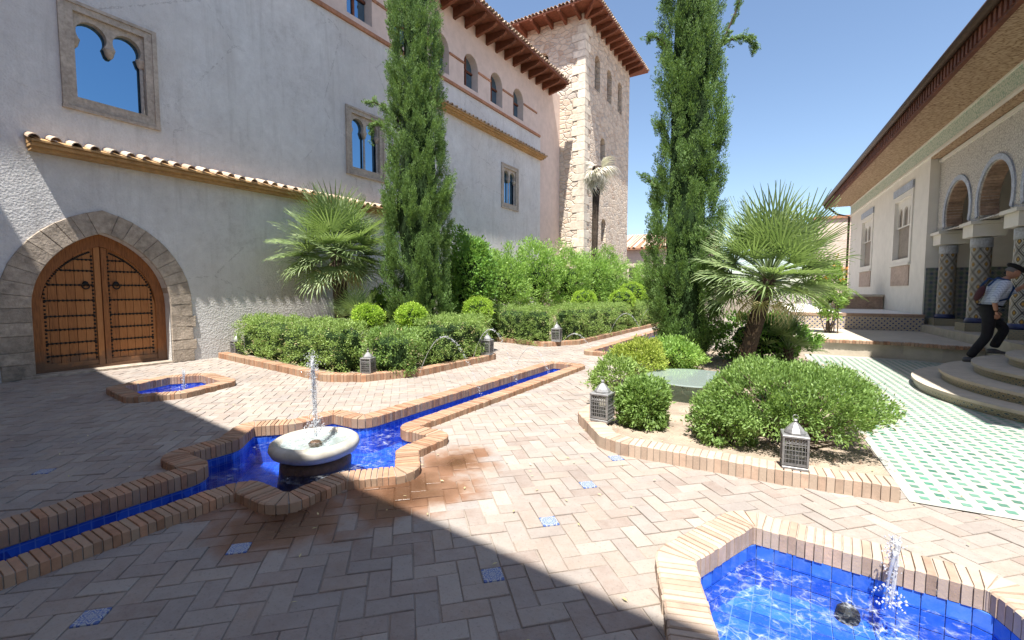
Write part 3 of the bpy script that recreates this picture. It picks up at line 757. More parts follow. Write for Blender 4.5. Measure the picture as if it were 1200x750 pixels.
def barrel(L=.5, r=.095, n=7, th=.016):
    """roof tile: half barrel along +x"""
    vs = []; fs = []
    for x, k in ((0, .9), (L, 1.05)):
        for q in range(n+1):
            a = math.pi*q/n
            for rr in (r, r-th): vs.append((x, math.cos(a)*rr*k, math.sin(a)*rr*k))
    m_ = 2*(n+1)
    for q in range(n):
        a = 2*q; fs += [(a, a+2, m_+a+2, m_+a), (a+1, a+3, m_+a+3, m_+a+1), (m_+a, m_+a+2, m_+a+3, m_+a+1), (a, a+2, a+3, a+1)]
    return vs, fs
bv, bf = barrel()
def roof_edge(parent, p0, p1, outv, step, name='roof_tile', slope=-.22, stuff=True, m='rooftile', L=.5, rs=1.):
    """a row of barrel tiles ending along an eave; outv = horizontal unit vector pointing out"""
    p0, p1, outv = Vector(p0), Vector(p1), Vector(outv); n = int((p1-p0).length/step)
    X = (outv+Vector((0, 0, slope))).normalized(); Y = (p1-p0).normalized(); Z = X.cross(Y)
    if Z.z < 0: Z = -Z
    Mx = Matrix((X, Y, Z)).transposed(); its_ = []
    for i in range(n+1):
        c = p0+(p1-p0)*(i/n)-X*L+Vector((0, 0, random.uniform(-.012, .012))); k = Mx@Matrix.Rotation(random.uniform(-.05, .05), 3, 'Z')
        its_.append(([tuple(k@Vector((a*L/.5, b*rs, c_*rs))+c) for a, b, c_ in bv], bf, tuple(c+X*L)))
    pieces(name, its_, M[m], parent, 0 if stuff else 300, 'eave_tiles')
roof_edge(rf, (WX+EAV+.06, -3, EZ+.06), (WX+EAV+.06, 22.9, EZ+.06), (1, 0, 0), .22)
# tiled ledges
def ledge(y0, y1, z, parts, label):
    lg = MB(); P_ = .375
    lg.b2((WX-.02, y0, z-.17), (WX+P_-.16, y1, z-.115)); lg.b2((WX-.02, y0-.015, z-.115), (WX+P_-.06, y1+.015, z-.055), 0, .006)
    lg.add([(WX-.02, y0-.02, z-.052), (WX+P_, y0-.02, z-.052), (WX+P_, y0-.02, z-.02), (WX-.02, y0-.02, z+.10), (WX-.02, y1+.02, z-.052), (WX+P_, y1+.02, z-.052), (WX+P_, y1+.02, z-.02), (WX-.02, y1+.02, z+.10)],
           [(0, 1, 2, 3), (4, 5, 6, 7), (0, 1, 5, 4), (1, 2, 6, 5), (2, 3, 7, 6)])
    o = lg.build('tiled_ledge', M['ledge'], pal)
    roof_edge(o, (WX+P_+.012, y0+.03, z-.01), (WX+P_+.012, y1, z-.01), (1, 0, 0), .262, stuff=not parts, L=.42, slope=-.3, rs=.80)
ledge(2.50, 13.0, 4.24, True, '')
ledge(12.0, 21.72, 8.62, True, '')
# arched doorway: voussoirs and jamb stones, each a stone
its = []
def ringpt(s, k):
    """s in 0..1 along the arch from left spring over apex to right spring, k outward offset"""
    h = DZA-DZS; rr = (DHW*DHW+h*h)/(2*DHW); am = math.asin(h/rr)
    if s <= .5:
        cx = DY-DHW+rr; a = math.pi-am*(s*2); return (cx+(rr+k)*math.cos(a), DZS+(rr+k)*math.sin(a))
    cx = DY+DHW-rr; a = am*(1-s)*2; return (cx+(rr+k)*math.cos(a), DZS+(rr+k)*math.sin(a))
def stoneblock(q, d0, d1, gapc=.985):
    cx = sum(p[0] for p in q)/len(q); cy = sum(p[1] for p in q)/len(q); n = len(q)
    q = [(cx+(p[0]-cx)*gapc+random.uniform(-.004, .004), cy+(p[1]-cy)*gapc+random.uniform(-.004, .004)) for p in q]
    qi = [(cx+(p[0]-cx)*.955, cy+(p[1]-cy)*.955) for p in q]
    vs = [F(p[0], p[1], d0) for p in q]+[F(p[0], p[1], -d1+.014) for p in q]+[F(p[0], p[1], -d1-random.uniform(-.004, .006)) for p in qi]
    fs = []
    for i in range(n):
        j = (i+1) % n; fs += [(i, j, n+j, n+i), (n+i, n+j, 2*n+j, 2*n+i)]
    fs.append(tuple(range(2*n, 3*n)))
    return vs, fs, F(cx, cy, 0)
NV = 19
for i in range(NV):
    a, b = i/NV, (i+1)/NV; th = .43
    if i == NV//2:   # keystone reaches to the apex joint
        q = [ringpt(a, 0), ringpt(.5, 0), ringpt(b, 0), ringpt(b, th), (DY, DZA+th+.02), ringpt(a, th)]
    else: q = [ringpt(a, 0), ringpt(b, 0), ringpt(b, th), ringpt(a, th)]
    its.append(stoneblock(q, .25, .035))
for sd in (-1, 1):
    z = 0.; hs = [.27, .22, .29, .24, .26]
    for k, h in enumerate(hs):
        h = DZS-z if k == len(hs)-1 else h
        e = .43+(.06 if k % 2 else 0); y0, y1 = DY+sd*DHW, DY+sd*(DHW+e)
        its.append(stoneblock([(y0, z), (y1, z), (y1, z+h), (y0, z+h)], .25, .035)); z += h
mb = MB(); dh = [ringpt(k/30, 0) for k in range(31)]; oh = [ringpt(k/30, .42) for k in range(31)]
poly = [(DY-DHW, 0)]+dh+[(DY+DHW, 0), (DY+DHW+.42, 0)]+oh[::-1]+[(DY-DHW-.42, 0)]
mb.prism(poly, F, .02, -.018); mb.build('arch_mortar', M['mortar'], pal)
arch = empty('door_surround', (WX, DY, 0)); arch.parent = pal; arch.location = Vector((WX, DY, 0))-BASE[pal.name]; 
for vs, fs, c in its:
    me = bpy.data.meshes.new('arch_stone'); me.from_pydata([(p[0]-c[0], p[1]-c[1], p[2]-c[2]) for p in vs], [], fs); me.materials.append(M['stone']); me.update(); fix(me)
    link('arch_stone', me, None, arch, c)
# the door itself
XD = WX-.30
dr = MB(); Fd = lambda y, z, d: (XD-d, y, z)
dr.holes(pointed(DY, DHW+.02, DZS, DZA+.02, 12, 0), [pointed(DY, DHW-.17, DZS-.02, DZA-.24, 12, .1)], Fd, .06, d0=-.06)
door = dr.build('door', M['door'], pal)
inner = pointed(DY, DHW-.17, DZS-.02, DZA-.24, 12, .02)
def zlim(y):
    hw = DHW-.17; zs = DZS-.02; h = DZA-.24-zs; rr = (hw*hw+h*h)/(2*hw); cx = DY-hw+rr; yy = DY-abs(y-DY)
    return zs+math.sqrt(max(0, rr*rr-(yy-cx)**2))
n = 14
for i in range(n):
    y0 = DY-DHW+.16+(2*DHW-.32)*i/n; y1 = DY-DHW+.16+(2*DHW-.32)*(i+1)/n-.007
    if abs((y0+y1)/2-DY) < .05: pass
    mb = MB(); d = random.uniform(0, .004); yc0, yc1 = max(y0, DY-DHW+.171), min(y1, DY+DHW-.171)
    mb.prism([(yc0, .02), (yc1, .02), (yc1, zlim(yc1)), (yc0, zlim(yc0))], Fd, .03, -.008-d); mb.build('plank', M['door'], door)
mb = MB(); mb.prism([(DY-.10, .02), (DY-.012, .02), (DY-.012, zlim(DY)-.02), (DY-.10, zlim(DY-.1)-.01)], Fd, .0, -.055); mb.build('meeting_stile', M['door'], door)
mb = MB(); mb.prism([(DY+.012, .02), (DY+.10, .02), (DY+.10, zlim(DY+.1)-.01), (DY+.012, zlim(DY)-.02)], Fd, .0, -.05); mb.build('meeting_stile', M['door'], door)
mb = MB(); mb.prism([(DY-DHW+.17, .015), (DY+DHW-.17, .015), (DY+DHW-.17, .2), (DY-DHW+.17, .2)], Fd, .0, -.03); mb.build('bottom_rail', M['door'], door)
nail = MB()
for sd in (-1, 1):
    ys = [DY+sd*(.14+k*.062) for k in range(13)]
    for z in (.34, .58, .84, 1.10, 1.40, 1.70, 1.98, 2.2):
        row = [y for y in ys if zlim(y)-.08 > z and abs(y-DY) < DHW-.24]
        if not row: continue
        y0, y1 = min(row)-.03, max(row)+.03
        mb = MB(); mb.prism([(y0, z-.012), (y1, z-.012), (y1, z+.012), (y0, z+.012)], Fd, 0, -.016); bd = mb.build('studded_band', M['iron'], door)
        nb = MB()
        for y in row: nb.lathe([(.026, 0), (.022, .012), (.0, .02)], (0, 0, 0), 6); 
        nb.v = []
        for y in row:
            for (r_, d) in ((.024, -.012), (.018, -.028), (.001, -.036)):
                for k in range(6): nb.v.append(Fd(y+r_*math.cos(k*math.pi/3), z+r_*math.sin(k*math.pi/3), d))
        nb.build('nail_heads', M['iron'], bd)['kind'] = 'stuff'
    z = .25; vb = MB()
    while z < 2.3:
        for y in (DY+sd*.125, DY+sd*(DHW-.235)):
            if zlim(y)-.05 > z:
                k0 = len(vb.v); vb.lathe([(.026, 0), (.022, .012), (.0, .02)], (0, 0, 0), 6); q = []
                for (r_, d) in ((.022, -.008), (.017, -.024), (.001, -.032)):
                    for k in range(6): q.append(Fd(y+r_*math.cos(k*math.pi/3), z+r_*math.sin(k*math.pi/3), d))
                vb.v[k0:] = q
        z += .075
    # studs following the arch line
    for k in range(26):
        y = DY+sd*(.16+k*(DHW-.42)/25); z = zlim(y)-.07; k0 = len(vb.v); vb.lathe([(.026, 0), (.022, .012), (.0, .02)], (0, 0, 0), 6); q = []
        for (r_, d) in ((.022, -.008), (.017, -.024), (.001, -.032)):
            for kk in range(6): q.append(Fd(y+r_*math.cos(kk*math.pi/3), z+r_*math.sin(kk*math.pi/3), d))
        vb.v[k0:] = q
    vb.build('stud_row', M['iron'], door)['kind'] = 'stuff'
    kn = MB(); ky = DY+sd*.24
    kn.tube([Fd(ky+.055*math.cos(a), 1.68+.055*math.sin(a), -.05) for a in [q*2*math.pi/16 for q in range(17)]], .013, 6)
    kn.prism([(ky+.045*math.cos(k*math.pi/4), 1.735+.045*math.sin(k*math.pi/4)) for k in range(8)], Fd, 0, -.045); kn.build('knocker', M['iron'], door, smooth=True)
mb = MB(); mb.b2((WX-.55, DY-DHW-.2, -.02), (WX+.06, DY+DHW+.0, .045), 0, .01); mb.build('threshold', M['stone'], pal)
# twin-light windows
def twin(y0, y1, z0, z1, broken):
    root_loc = (WX, (y0+y1)/2, z0)
    e = empty('twin_window', root_loc); e.parent = pal; e.location = Vector(root_loc)-BASE[pal.name]
    fw_ = .16; out = rect(y0-.02, y1+.02, z0-.02, z1+.02); i0, i1, j0, j1 = y0+fw_, y1-fw_, z0+.14, z1-.12
    mb = MB(); mb.holes(out, [rect(i0, i1, j0, j1)], F, .10, d0=-.035); n = 4
    mb.add([F(*p, -.035) for p in out]+[F(*p, .05) for p in out], [(i, (i+1) % 4, 4+(i+1) % 4, 4+i) for i in range(4)])
    mb.build('stone_frame', M['frame'], e)
    # moulded outer band
    mb = MB(); 
    for (a, b, c, d) in ((y0-.05, y1+.05, z1-.0, z1+.06), (y0-.05, y0+.03, z0-.03, z1), (y1-.03, y1+.05, z0-.03, z1), (y0-.06, y1+.06, z0-.09, z0-.03)):
        mb.prism(rect(a, b, c, d), F, .03, -.06)
    mb.build('moulding', M['frame'], e)
    # tympanum with two horseshoe lobes
    yc = (i0+i1)/2; hw = (i1-i0)/4; rr = hw*.84; zc = j1-rr-.10
    def lobe(c): return [(c+rr*math.cos(a), zc+rr*math.sin(a)) for a in [R(-35+250*k/16) for k in range(17)]]
    l2, l1 = lobe(yc+hw), lobe(yc-hw)
    zb = zc-rr*.62
    poly = [(i1, zb), (i1, j1), (i0, j1), (i0, zb), (l1[-1][0], zb)]+l1[::-1]+[(l1[0][0], zb), (l2[-1][0], zb)]+l2[::-1]+[(l2[0][0], zb)]
    mb = MB(); mb.prism(poly, F, .16, .03); mb.build('tympanum', M['frame'], e)
    xg = WX-.15
    def colonnette(y, full):
        mb = MB(); mb.lathe([(.035, 0), (.06, .03), (.085, .12), (.095, .15), (.095, .17), (.0, .17)], (xg+.06, y, zb-.16), 10)
        mb.build('capital', M['frame'], e, smooth=True)
        if full:
            mb = MB(); mb.lathe([(.06, 0), (.06, .05), (.036, .08), (.034, zb-.16-j0), (.0, zb-.16-j0)], (xg+.06, y, j0), 10); mb.build('colonnette', M['frame'], e, smooth=True)
    colonnette(yc, not broken); colonnette(i0+.02, False); colonnette(i1-.03, True)
    mb = MB(); mb.b2((xg-.012, i0-.01, j0-.01), (xg-.006, i1+.01, j1+.01)); mb.build('window_pane', M['glass'], e)
    mb = MB(); mb.b2((xg-.1, i0, j0), (WX+.04, i1, j0+.02)); mb.build('sill', M['frame'], e)
for i, q in enumerate(WINS): twin(*q, i == 0)

# ------------------------------------------------------------------ tower
TX, TY0, TY1 = -10.15, 24.05, 31.9; TW = 8.2; TZ = 16.3
tower = empty('stone_tower', (TX, TY0, 0), 'square rubble stone tower with quoined corner and bracketed eaves', 'tower')
Ft = lambda y, z, d: (TX-d, y, z); Fs = lambda x, z, d: (x, TY0+d, z)
tops = [roundtop(y, .42, 13.2, 14.75) for y in (25.9, 27.9, 29.9)]+[roundtop(26.9, .40, 9.4, 10.4), roundtop(27.2, .40, 4.6, 5.6)]
mb = MB(); mb.holes(rect(TY0, TY1, -.1, TZ+.4), tops, Ft, .45)
mb.holes(rect(TX-TW, TX, -.1, TZ+.4), [roundtop(TX-2.7, .45, 13.2, 14.8), roundtop(TX-5.2, .45, 13.2, 14.8)], Fs, .45)
mb.add([(TX, TY1, -.1), (TX, TY1, TZ+.4), (TX-TW, TY1, TZ+.4), (TX-TW, TY1, -.1)], [(0, 1, 2, 3)]); mb.build('wall', M['masonry'], tower)
mb = MB(); mb.b2((TX-.46, TY0+.46, 0), (TX-TW+.4, TY1-.4, TZ)); mb.build('dark_interior', M['darkroom'], tower)
its = []; z = .2; k = 0
while z < TZ-.3:
    h = random.uniform(.34, .5); a, b = (.75, .42) if k % 2 else (.42, .75); a += random.uniform(-.08, .08); b += random.uniform(-.08, .08); d = .03
    q = [(TX-a, TY0-d), (TX+d, TY0-d), (TX+d, TY0+b), (TX-a, TY0+b)]; vs, fs = brickmesh(q, z+.012, z+h, .02); its.append((vs, fs, (TX, TY0, z))); z += h; k += 1
pieces('quoin', its, M['quoin'], tower)
for (nm, pts) in (('arched_opening', [(TX-.3, 25.9), (TX-.3, 27.9), (TX-.3, 29.9)]),):
    for (x, y) in pts:
        mb = MB(); mb.b2((x-.02, y-.4, 13.2), (x, y+.4, 15)); mb.build(nm, M['darkroom'], tower)
OV = 1.0
ro = MB(); zt = TZ+.42
x0, x1, y0, y1 = TX-TW-OV, TX+OV, TY0-OV, TY1+OV; cx, cy = (x0+x1)/2, (y0+y1)/2
ro.add([(x0, y0, zt), (x1, y0, zt), (x1, y1, zt), (x0, y1, zt), (x0, y0, zt+.1), (x1, y0, zt+.1), (x1, y1, zt+.1), (x0, y1, zt+.1), (cx, cy, zt+2.2)],
       [(0, 1, 2, 3), (0, 1, 5, 4), (1, 2, 6, 5), (2, 3, 7, 6), (3, 0, 4, 7), (4, 5, 8), (5, 6, 8), (6, 7, 8), (7, 4, 8)])
tro = ro.build('roof', M['wood'], tower)
for k in range(11):
    y = TY0+.1+k*(TY1-TY0-.2)/10; o = link('bracket', bme, None, tro, (TX-.02, y, zt+.04))
for k in range(10):
    x = TX-.3-k*.85; o = link('bracket', bme, None, tro, (x, TY0+.02, zt+.04)); o.rotation_euler.z = -math.pi/2
o = link('bracket', bme, None, tro, (TX-.02, TY0+.02, zt+.04)); o.rotation_euler.z = -math.pi/4; o.scale.x = 1.4
roof_edge(tro, (x1+.05, y0, zt+.12), (x1+.05, y1, zt+.12), (1, 0, 0), .23)
roof_edge(tro, (x0, y0-.05, zt+.12), (x1, y0-.05, zt+.12), (0, -1, 0), .23)

# ------------------------------------------------------------------ neighbouring houses at the far end
def house(name, x0, x1, y0, y1, ze, zr, label, wins=()):
    h = empty(name, ((x0+x1)/2, y0, 0), label, 'house')
    mb = MB(); mb.b2((x0, y0, -.05), (x1, y1, ze)); mb.build('wall', M['pink'], h)
    mb = MB(); e = .45
    mb.add([(x0-e, y0-e, ze+.002), (x1+e, y0-e, ze+.002), (x1+e, y1+e, ze+.002), (x0-e, y1+e, ze+.002), (x0-e, (y0+y1)/2, zr), (x1+e, (y0+y1)/2, zr), (x0-e, y0-e, ze+.14), (x1+e, y0-e, ze+.14), (x1+e, y1+e, ze+.14), (x0-e, y1+e, ze+.14)],
           [(0, 1, 2, 3), (0, 1, 7, 6), (6, 7, 5, 4), (2, 3, 9, 8), (8, 9, 4, 5), (0, 6, 4, 9, 3), (1, 7, 5, 8, 2)])
    r_ = mb.build('roof', M['terracotta'], h)
    L_ = math.hypot((y1-y0)/2+e, zr-ze-.14); sl_ = -(zr-ze-.14)/((y1-y0)/2+e)
    roof_edge(r_, (x0-e, y0-e-.04, ze+.16), (x1+e, y0-e-.04, ze+.16), (0, -1, 0), .26, L=L_*.95, slope=sl_)
    for (x, z, ww, hh) in wins:
        mb = MB(); mb.b2((x-ww/2, y0-.03, z), (x+ww/2, y0+.05, z+hh)); wn = mb.build('window', M['darkroom'], h)
        mb = MB(); mb.b2((x-ww/2-.06, y0-.05, z-.08), (x+ww/2+.06, y0+.02, z)); mb.build('sill', M['frame'], wn)
    return h
house('tiled_house', -14.0, -6.6, 40, 48, 5.1, 6.9, 'pink house with terracotta tiled roof behind the stone tower', [(-9.6, 2.2, 1.0, 1.4), (-12.0, 2.2, 1.0, 1.4)])
gh = empty('garden_house', (3.5, 33, 0), 'pale pink house wall beyond the end of the tiled pavilion', 'house')
mb = MB(); mb.b2((1.0, 33, -.05), (9, 40, 5.8)); mb.build('wall', M['pink'], gh)
mb = MB(); mb.b2((.9, 32.9, 5.8), (9.1, 40.1, 5.95)); mb.build('parapet', M['terracotta'], gh)
an = empty('television_antenna', (-10.9, 43, 6.6), 'thin television antenna mast above the tiled house roof', 'antenna')
mb = MB(); mb.tube([(-10.9, 43, 6.3), (-10.9, 43, 11.3)], .035, 6); mb.build('mast', M['iron'], an)
for z, l in ((11.2, .7), (11.0, .55), (10.6, .5), (10.3, .35)):
    mb = MB(); mb.tube([(-10.9-l/2, 43, z), (-10.9+l/2, 43, z)], .018, 5); mb.build('crossbar', M['iron'], an)
mb = MB(); mb.b2((-6.5, 30.5, 0), (-1.5, 30.8, 1.9)); tag(mb.build('garden_wall', M['mortar']), 'low pale wall closing the garden path between tower and pavilion', 'wall')
# the house behind the camera whose roof edge shades the foreground
mb = MB()
HZ = 9.0; off = HZ/2.55
def edge_y(x): return 2.36-.10*(x+.34*off)-off
e0, e1 = -11.6, 9.0
bh = empty('shading_house', (0, -4, 0), 'plain pale house whose eave shades the star pool paving', 'house')
mb.add([(e0, edge_y(e0)-.45, -.05), (e1, edge_y(e1)-.45, -.05), (e1, -9, -.05), (e0, -9, -.05), (e0, edge_y(e0)-.45, HZ), (e1, edge_y(e1)-.45, HZ), (e1, -9, HZ), (e0, -9, HZ)],
       [(0, 1, 5, 4), (1, 2, 6, 5), (2, 3, 7, 6), (3, 0, 4, 7), (4, 5, 6, 7)]); mb.build('wall', M['pink'], bh)
mb = MB(); mb.add([(e0-.0, edge_y(e0), HZ-.12), (e1, edge_y(e1), HZ-.12), (e1, -9.4, HZ-.12), (e0, -9.4, HZ-.12), (e0, edge_y(e0), HZ), (e1, edge_y(e1), HZ), (e1, -9.4, HZ), (e0, -9.4, HZ), (e0, -5, HZ+.9), (e1, -5, HZ+.9)],
       [(0, 1, 2, 3), (0, 1, 5, 4), (2, 3, 7, 6), (4, 5, 9, 8), (6, 7, 8, 9), (0, 4, 8, 7, 3), (1, 5, 9, 6, 2)]); mb.build('roof', M['terracotta'], bh)

# ------------------------------------------------------------------ pavilion (right)
def mk_pattern(name, kind):
    m, t, o = newmat(name); v = wpos(t)
    if kind == 'column':      # nested lozenges, laid out on the column's own unwrapped surface
        uvn = t.nodes.new('ShaderNodeUVMap'); s = t.nodes.new('ShaderNodeSeparateXYZ'); t.links.new(uvn.outputs[0], s.inputs[0])
        a = mth(t, 'FRACT', mth(t, 'ADD', s.outputs[0], s.outputs[1])); b = mth(t, 'FRACT', mth(t, 'SUBTRACT', s.outputs[0], s.outputs[1]))
        d = mth(t, 'MAXIMUM', mth(t, 'ABSOLUTE', mth(t, 'SUBTRACT', a, .5)), mth(t, 'ABSOLUTE', mth(t, 'SUBTRACT', b, .5)))
        c = ramp(t, mth(t, 'MULTIPLY', d, 2.), [(0, (.50, .27, .04)), (.22, (.010, .012, .03)), (.42, (.62, .57, .46)), (.60, (.010, .03, .11)), (.76, (.62, .57, .46)), (.86, (.008, .010, .025))], 'CONSTANT')
    else:
        mp = t.nodes.new('ShaderNodeMapping'); mp.inputs['Rotation'].default_value = (0, 0, -PA); t.links.new(v, mp.inputs[0])
        s = t.nodes.new('ShaderNodeSeparateXYZ'); t.links.new(mp.outputs[0], s.inputs[0])
        h = mth(t, 'ADD', s.outputs[0], s.outputs[1]); z = s.outputs[2]
        P_ = {'dado': .26, 'bench': .135, 'riser': .07}[kind]
        a = mth(t, 'FRACT', mth(t, 'MULTIPLY', mth(t, 'ADD', h, z), 1/P_)); b = mth(t, 'FRACT', mth(t, 'MULTIPLY', mth(t, 'SUBTRACT', h, z), 1/P_))
        aa = mth(t, 'ABSOLUTE', mth(t, 'SUBTRACT', a, .5)); bb = mth(t, 'ABSOLUTE', mth(t, 'SUBTRACT', b, .5))
        d = mth(t, 'MULTIPLY', mth(t, 'MAXIMUM', aa, bb), 2.)
        if kind == 'dado': st = [(0, (.02, .05, .12)), (.45, (.45, .43, .36)), (.60, (.03, .08, .10)), (.85, (.40, .38, .30))]
        elif kind == 'bench': st = [(0, (.025, .03, .17)), (.48, (.66, .62, .52)), (.74, (.30, .13, .04)), (.88, (.64, .60, .50))]
        else: st = [(0, (.03, .07, .10)), (.4, (.45, .38, .24)), (.7, (.04, .06, .06)), (.86, (.42, .34, .2))]
        c = ramp(t, d, st, 'CONSTANT')
        if kind == 'dado':
            sw = mth(t, 'GREATER_THAN', mth(t, 'MULTIPLY', aa, bb), .11); c = mixc(t, mth(t, 'MULTIPLY', sw, .8), c, (.02, .10, .07))
    c = mixc(t, mth(t, 'MULTIPLY', noise(t, v, 9, 4), .12 if kind == 'column' else .3), c, (.28, .25, .2))
    princ(t, o, c, .35, None, .4); return m
for k in ('column', 'dado', 'bench', 'riser'): M['z_'+k] = mk_pattern('mosaic_'+k, k)
M['cream'] = pm('cream_plaster', (.75, .72, .66), .9, .06, 3, .2, 30, .006)
def mk_carved(name, base, dark, sc, st=.8):
    m, t, o = newmat(name); v = wpos(t); e = vor(t, v, sc, 'DISTANCE_TO_EDGE'); n = noise(t, v, sc*1.7, 4)
    k = mth(t, 'ADD', mth(t, 'MULTIPLY', ramp(t, e, [(.02, 0.), (.14, 1.)]), .7), mth(t, 'MULTIPLY', n, .4))
    c = ramp(t, k, [(.25, dark), (.75, base)]); princ(t, o, c, .85, bump(t, k, st, .02), .2); return m
M['stucco'] = mk_carved('carved_stucco', (.68, .65, .60), (.44, .41, .38), 15)
M['frieze'] = mk_carved('green_white_frieze', (.66, .70, .63), (.34, .48, .40), 14, .3)
def mk_soffit():
    m, t, o = newmat('carved_wood_soffit'); v = wpos(t)
    mp = t.nodes.new('ShaderNodeMapping'); mp.inputs['Rotation'].default_value = (0, 0, -PA); mp.inputs['Scale'].default_value = (9, 26, 9); t.links.new(v, mp.inputs[0])
    n = noise(t, mp.outputs[0], 1.0, 5, .7); e = vor(t, mp.outputs[0], .9, 'DISTANCE_TO_EDGE')
    k = mth(t, 'ADD', mth(t, 'MULTIPLY', n, .7), mth(t, 'MULTIPLY', ramp(t, e, [(0, 0.), (.2, 1.)]), .35))
    c = ramp(t, k, [(.3, (.17, .10, .055)), (.55, (.40, .28, .18)), (.8, (.56, .43, .30))])
    princ(t, o, c, .8, bump(t, k, .7, .02), .2); return m
M['soffit'] = mk_soffit()
M['gutter'] = pm('brown_gutter', (.085, .055, .04), .5, .2, 10, .1, 30, .004, metal=.2)
M['brickarch'] = pm('thin_arch_brick', (.38, .265, .195), .85, .25, 15, .4, 50, .006, isl=.2)
M['bluegrey'] = pm('blue_grey_tile', (.40, .43, .50), .5, .3, 30, .1, 40, .003)
M['shutter'] = pm('grey_shutter', (.30, .26, .22), .8, .2, 20, .3, 40, .005)
M['stoneslab'] = pm('beige_stone_slab', (.47, .41, .33), .85, .12, 6, .25, 40, .006)
pv = empty('pavilion', PV(17.6, 4.5, 0), 'cream tiled pavilion with mosaic columns, arches and deep carved eaves', 'building')
def pbox(mb, u0, u1, v0, v1, z0, z1, mi=0):
    c = PV((u0+u1)/2, (v0+v1)/2, (z0+z1)/2); mb.box(c, (v1-v0, u1-u0, z1-z0), PM, mi)
VW, VA, FZ = 4.5, 4.72, .6
mb = MB()
Fw = lambda u, z, d: PV(u, VW+d, z)
PW = [(19.1, 21.1), (24.5, 26.6)]
mb.holes([(17.6, 0), (29.5, 0), (29.5, 5.5), (17.6, 5.5)], [[(a, 2.62), (b, 2.62), (b, 4.75), (a, 4.75)] for a, b in PW], Fw, .22)
mb.add([PV(17.6, VW, 0), PV(17.6, 8, 0), PV(17.6, 8, 5.5), PV(17.6, VW, 5.5), PV(29.5, VW, 0), PV(29.5, 10, 0), PV(29.5, 10, 5.5), PV(29.5, VW, 5.5)], [(0, 1, 2, 3), (4, 5, 6, 7)])
mb.build('white_wall', M['cream'], pv)
for a, b in PW:
    mb = MB(); mb.holes([(a-.12, 2.5), (b+.12, 2.5), (b+.12, 4.87), (a-.12, 4.87)], [[(a+.06, 2.66), (b-.06, 2.66), (b-.06, 4.7), (a+.06, 4.7)]], Fw, .16, d0=-.035)
    o_ = [(a-.12, 2.5), (b+.12, 2.5), (b+.12, 4.87), (a-.12, 4.87)]; mb.add([Fw(*p, -.035) for p in o_]+[Fw(*p, .02) for p in o_], [(i, (i+1) % 4, 4+(i+1) % 4, 4+i) for i in range(4)])
    wn = mb.build('window', M['cream'], pv)
    mb = MB(); pbox(mb, a-.12, b+.12, VW-.055, VW+.0, 4.88, 5.12); mb.build('tile_head', M['bluegrey'], wn)
    mb = MB(); pbox(mb, a-.05, b+.05, VW-.03, VW+.0, 1.75, 2.42); mb.build('apron_panel', M['brickarch'] if 0 else pm('pink_apron', (.45, .35, .29), .8, .2, 12, .3, 30, .008), wn)
    mb = MB(); pbox(mb, a-.14, b+.14, VW-.08, VW+.05, 2.43, 2.51); mb.build('sill', M['cream'], wn)
    mb = MB(); pbox(mb, a, b, VW+.13, VW+.16, 2.6, 4.76); mb.build('shutter', M['shutter'], wn)
    n3 = 3; sp = (b-a-.12)/n3
    lob = []
    for k in range(n3): lob.append(roundtop(a+.06+sp*(k+.5), sp*.40, 2.75, 4.2, 8))
    mb = MB(); mb.holes([(a+.05, 3.75), (b-.05, 3.75), (b-.05, 4.72), (a+.05, 4.72)], [[(x, max(3.80, z)) for x, z in l] for l in lob], Fw, .12, d0=.07); mb.build('arched_screen', M['cream'], wn)
# cornice frieze beam
mb = MB(); pbox(mb, 5, 29.6, VW-.03, 5.0, 5.5, 5.93); mb.build('frieze', M['frieze'], pv)
mb = MB(); pbox(mb, 5, 29.62, VW-.07, 5.0, 5.44, 5.5); pbox(mb, 5, 29.62, VW-.06, VW+.2, 5.93, 5.97); mb.build('frieze_moulding', M['cream'], pv)
# eaves
mb = MB(); pbox(mb, 5, 29.5, 3.45, VW+.3, 5.97, 6.03); sf = mb.build('soffit', M['soffit'], pv)
mb = MB(); pbox(mb, 5, 29.6, 4.42, VA-.0, 5.38, 5.435) if 0 else None
mb = MB(); pbox(mb, 5, 17.58, VW+.0, VA-.002, 5.38, 5.438); mb.build('porch_soffit', M['soffit'], pv)
mb = MB(); pbox(mb, 4.9, 29.62, 3.36, 3.45, 5.86, 6.22); mb.build('fascia', M['wood'], pv)
for k in range(120):   # little carved blocks along the fascia
    u = 8+k*.18; mb = MB(); pbox(mb, u, u+.09, 3.335, 3.36, 5.9, 6.12); mb.build('fascia_block', M['wood'], pv)
mb = MB(); gp = [PV(4.9, 3.27, 6.2), PV(29.7, 3.27, 6.2)]; mb.tube(gp, .085, 10); mb.build('gutter', M['gutter'], pv, smooth=True)
mb = MB(); mb.tube([PV(29.55, 3.3, 6.15), PV(29.6, 3.9, 5.6), PV(29.62, 4.42, 5.45), PV(29.62, 4.42, .8)], .055, 8); mb.build('downpipe', M['gutter'], pv, smooth=True)
mb = MB(); mb.add([PV(4.9, 3.25, 6.28), PV(29.7, 3.25, 6.28), PV(29.7, 10.5, 8.9), PV(4.9, 10.5, 8.9), PV(4.9, 3.3, 6.04), PV(29.7, 3.3, 6.04), PV(29.7, 10.5, 6.04), PV(4.9, 10.5, 6.04)], [(0, 1, 2, 3), (1, 2, 6, 5), (0, 3, 7, 4), (2, 3, 7, 6)])
pr = mb.build('roof', M['terracotta'], pv)
roof_edge(pr, PV(5, 3.33, 6.29), PV(29.7, 3.33, 6.29), PV(0, -1, 0), .22, L=1.2, slope=-.36)
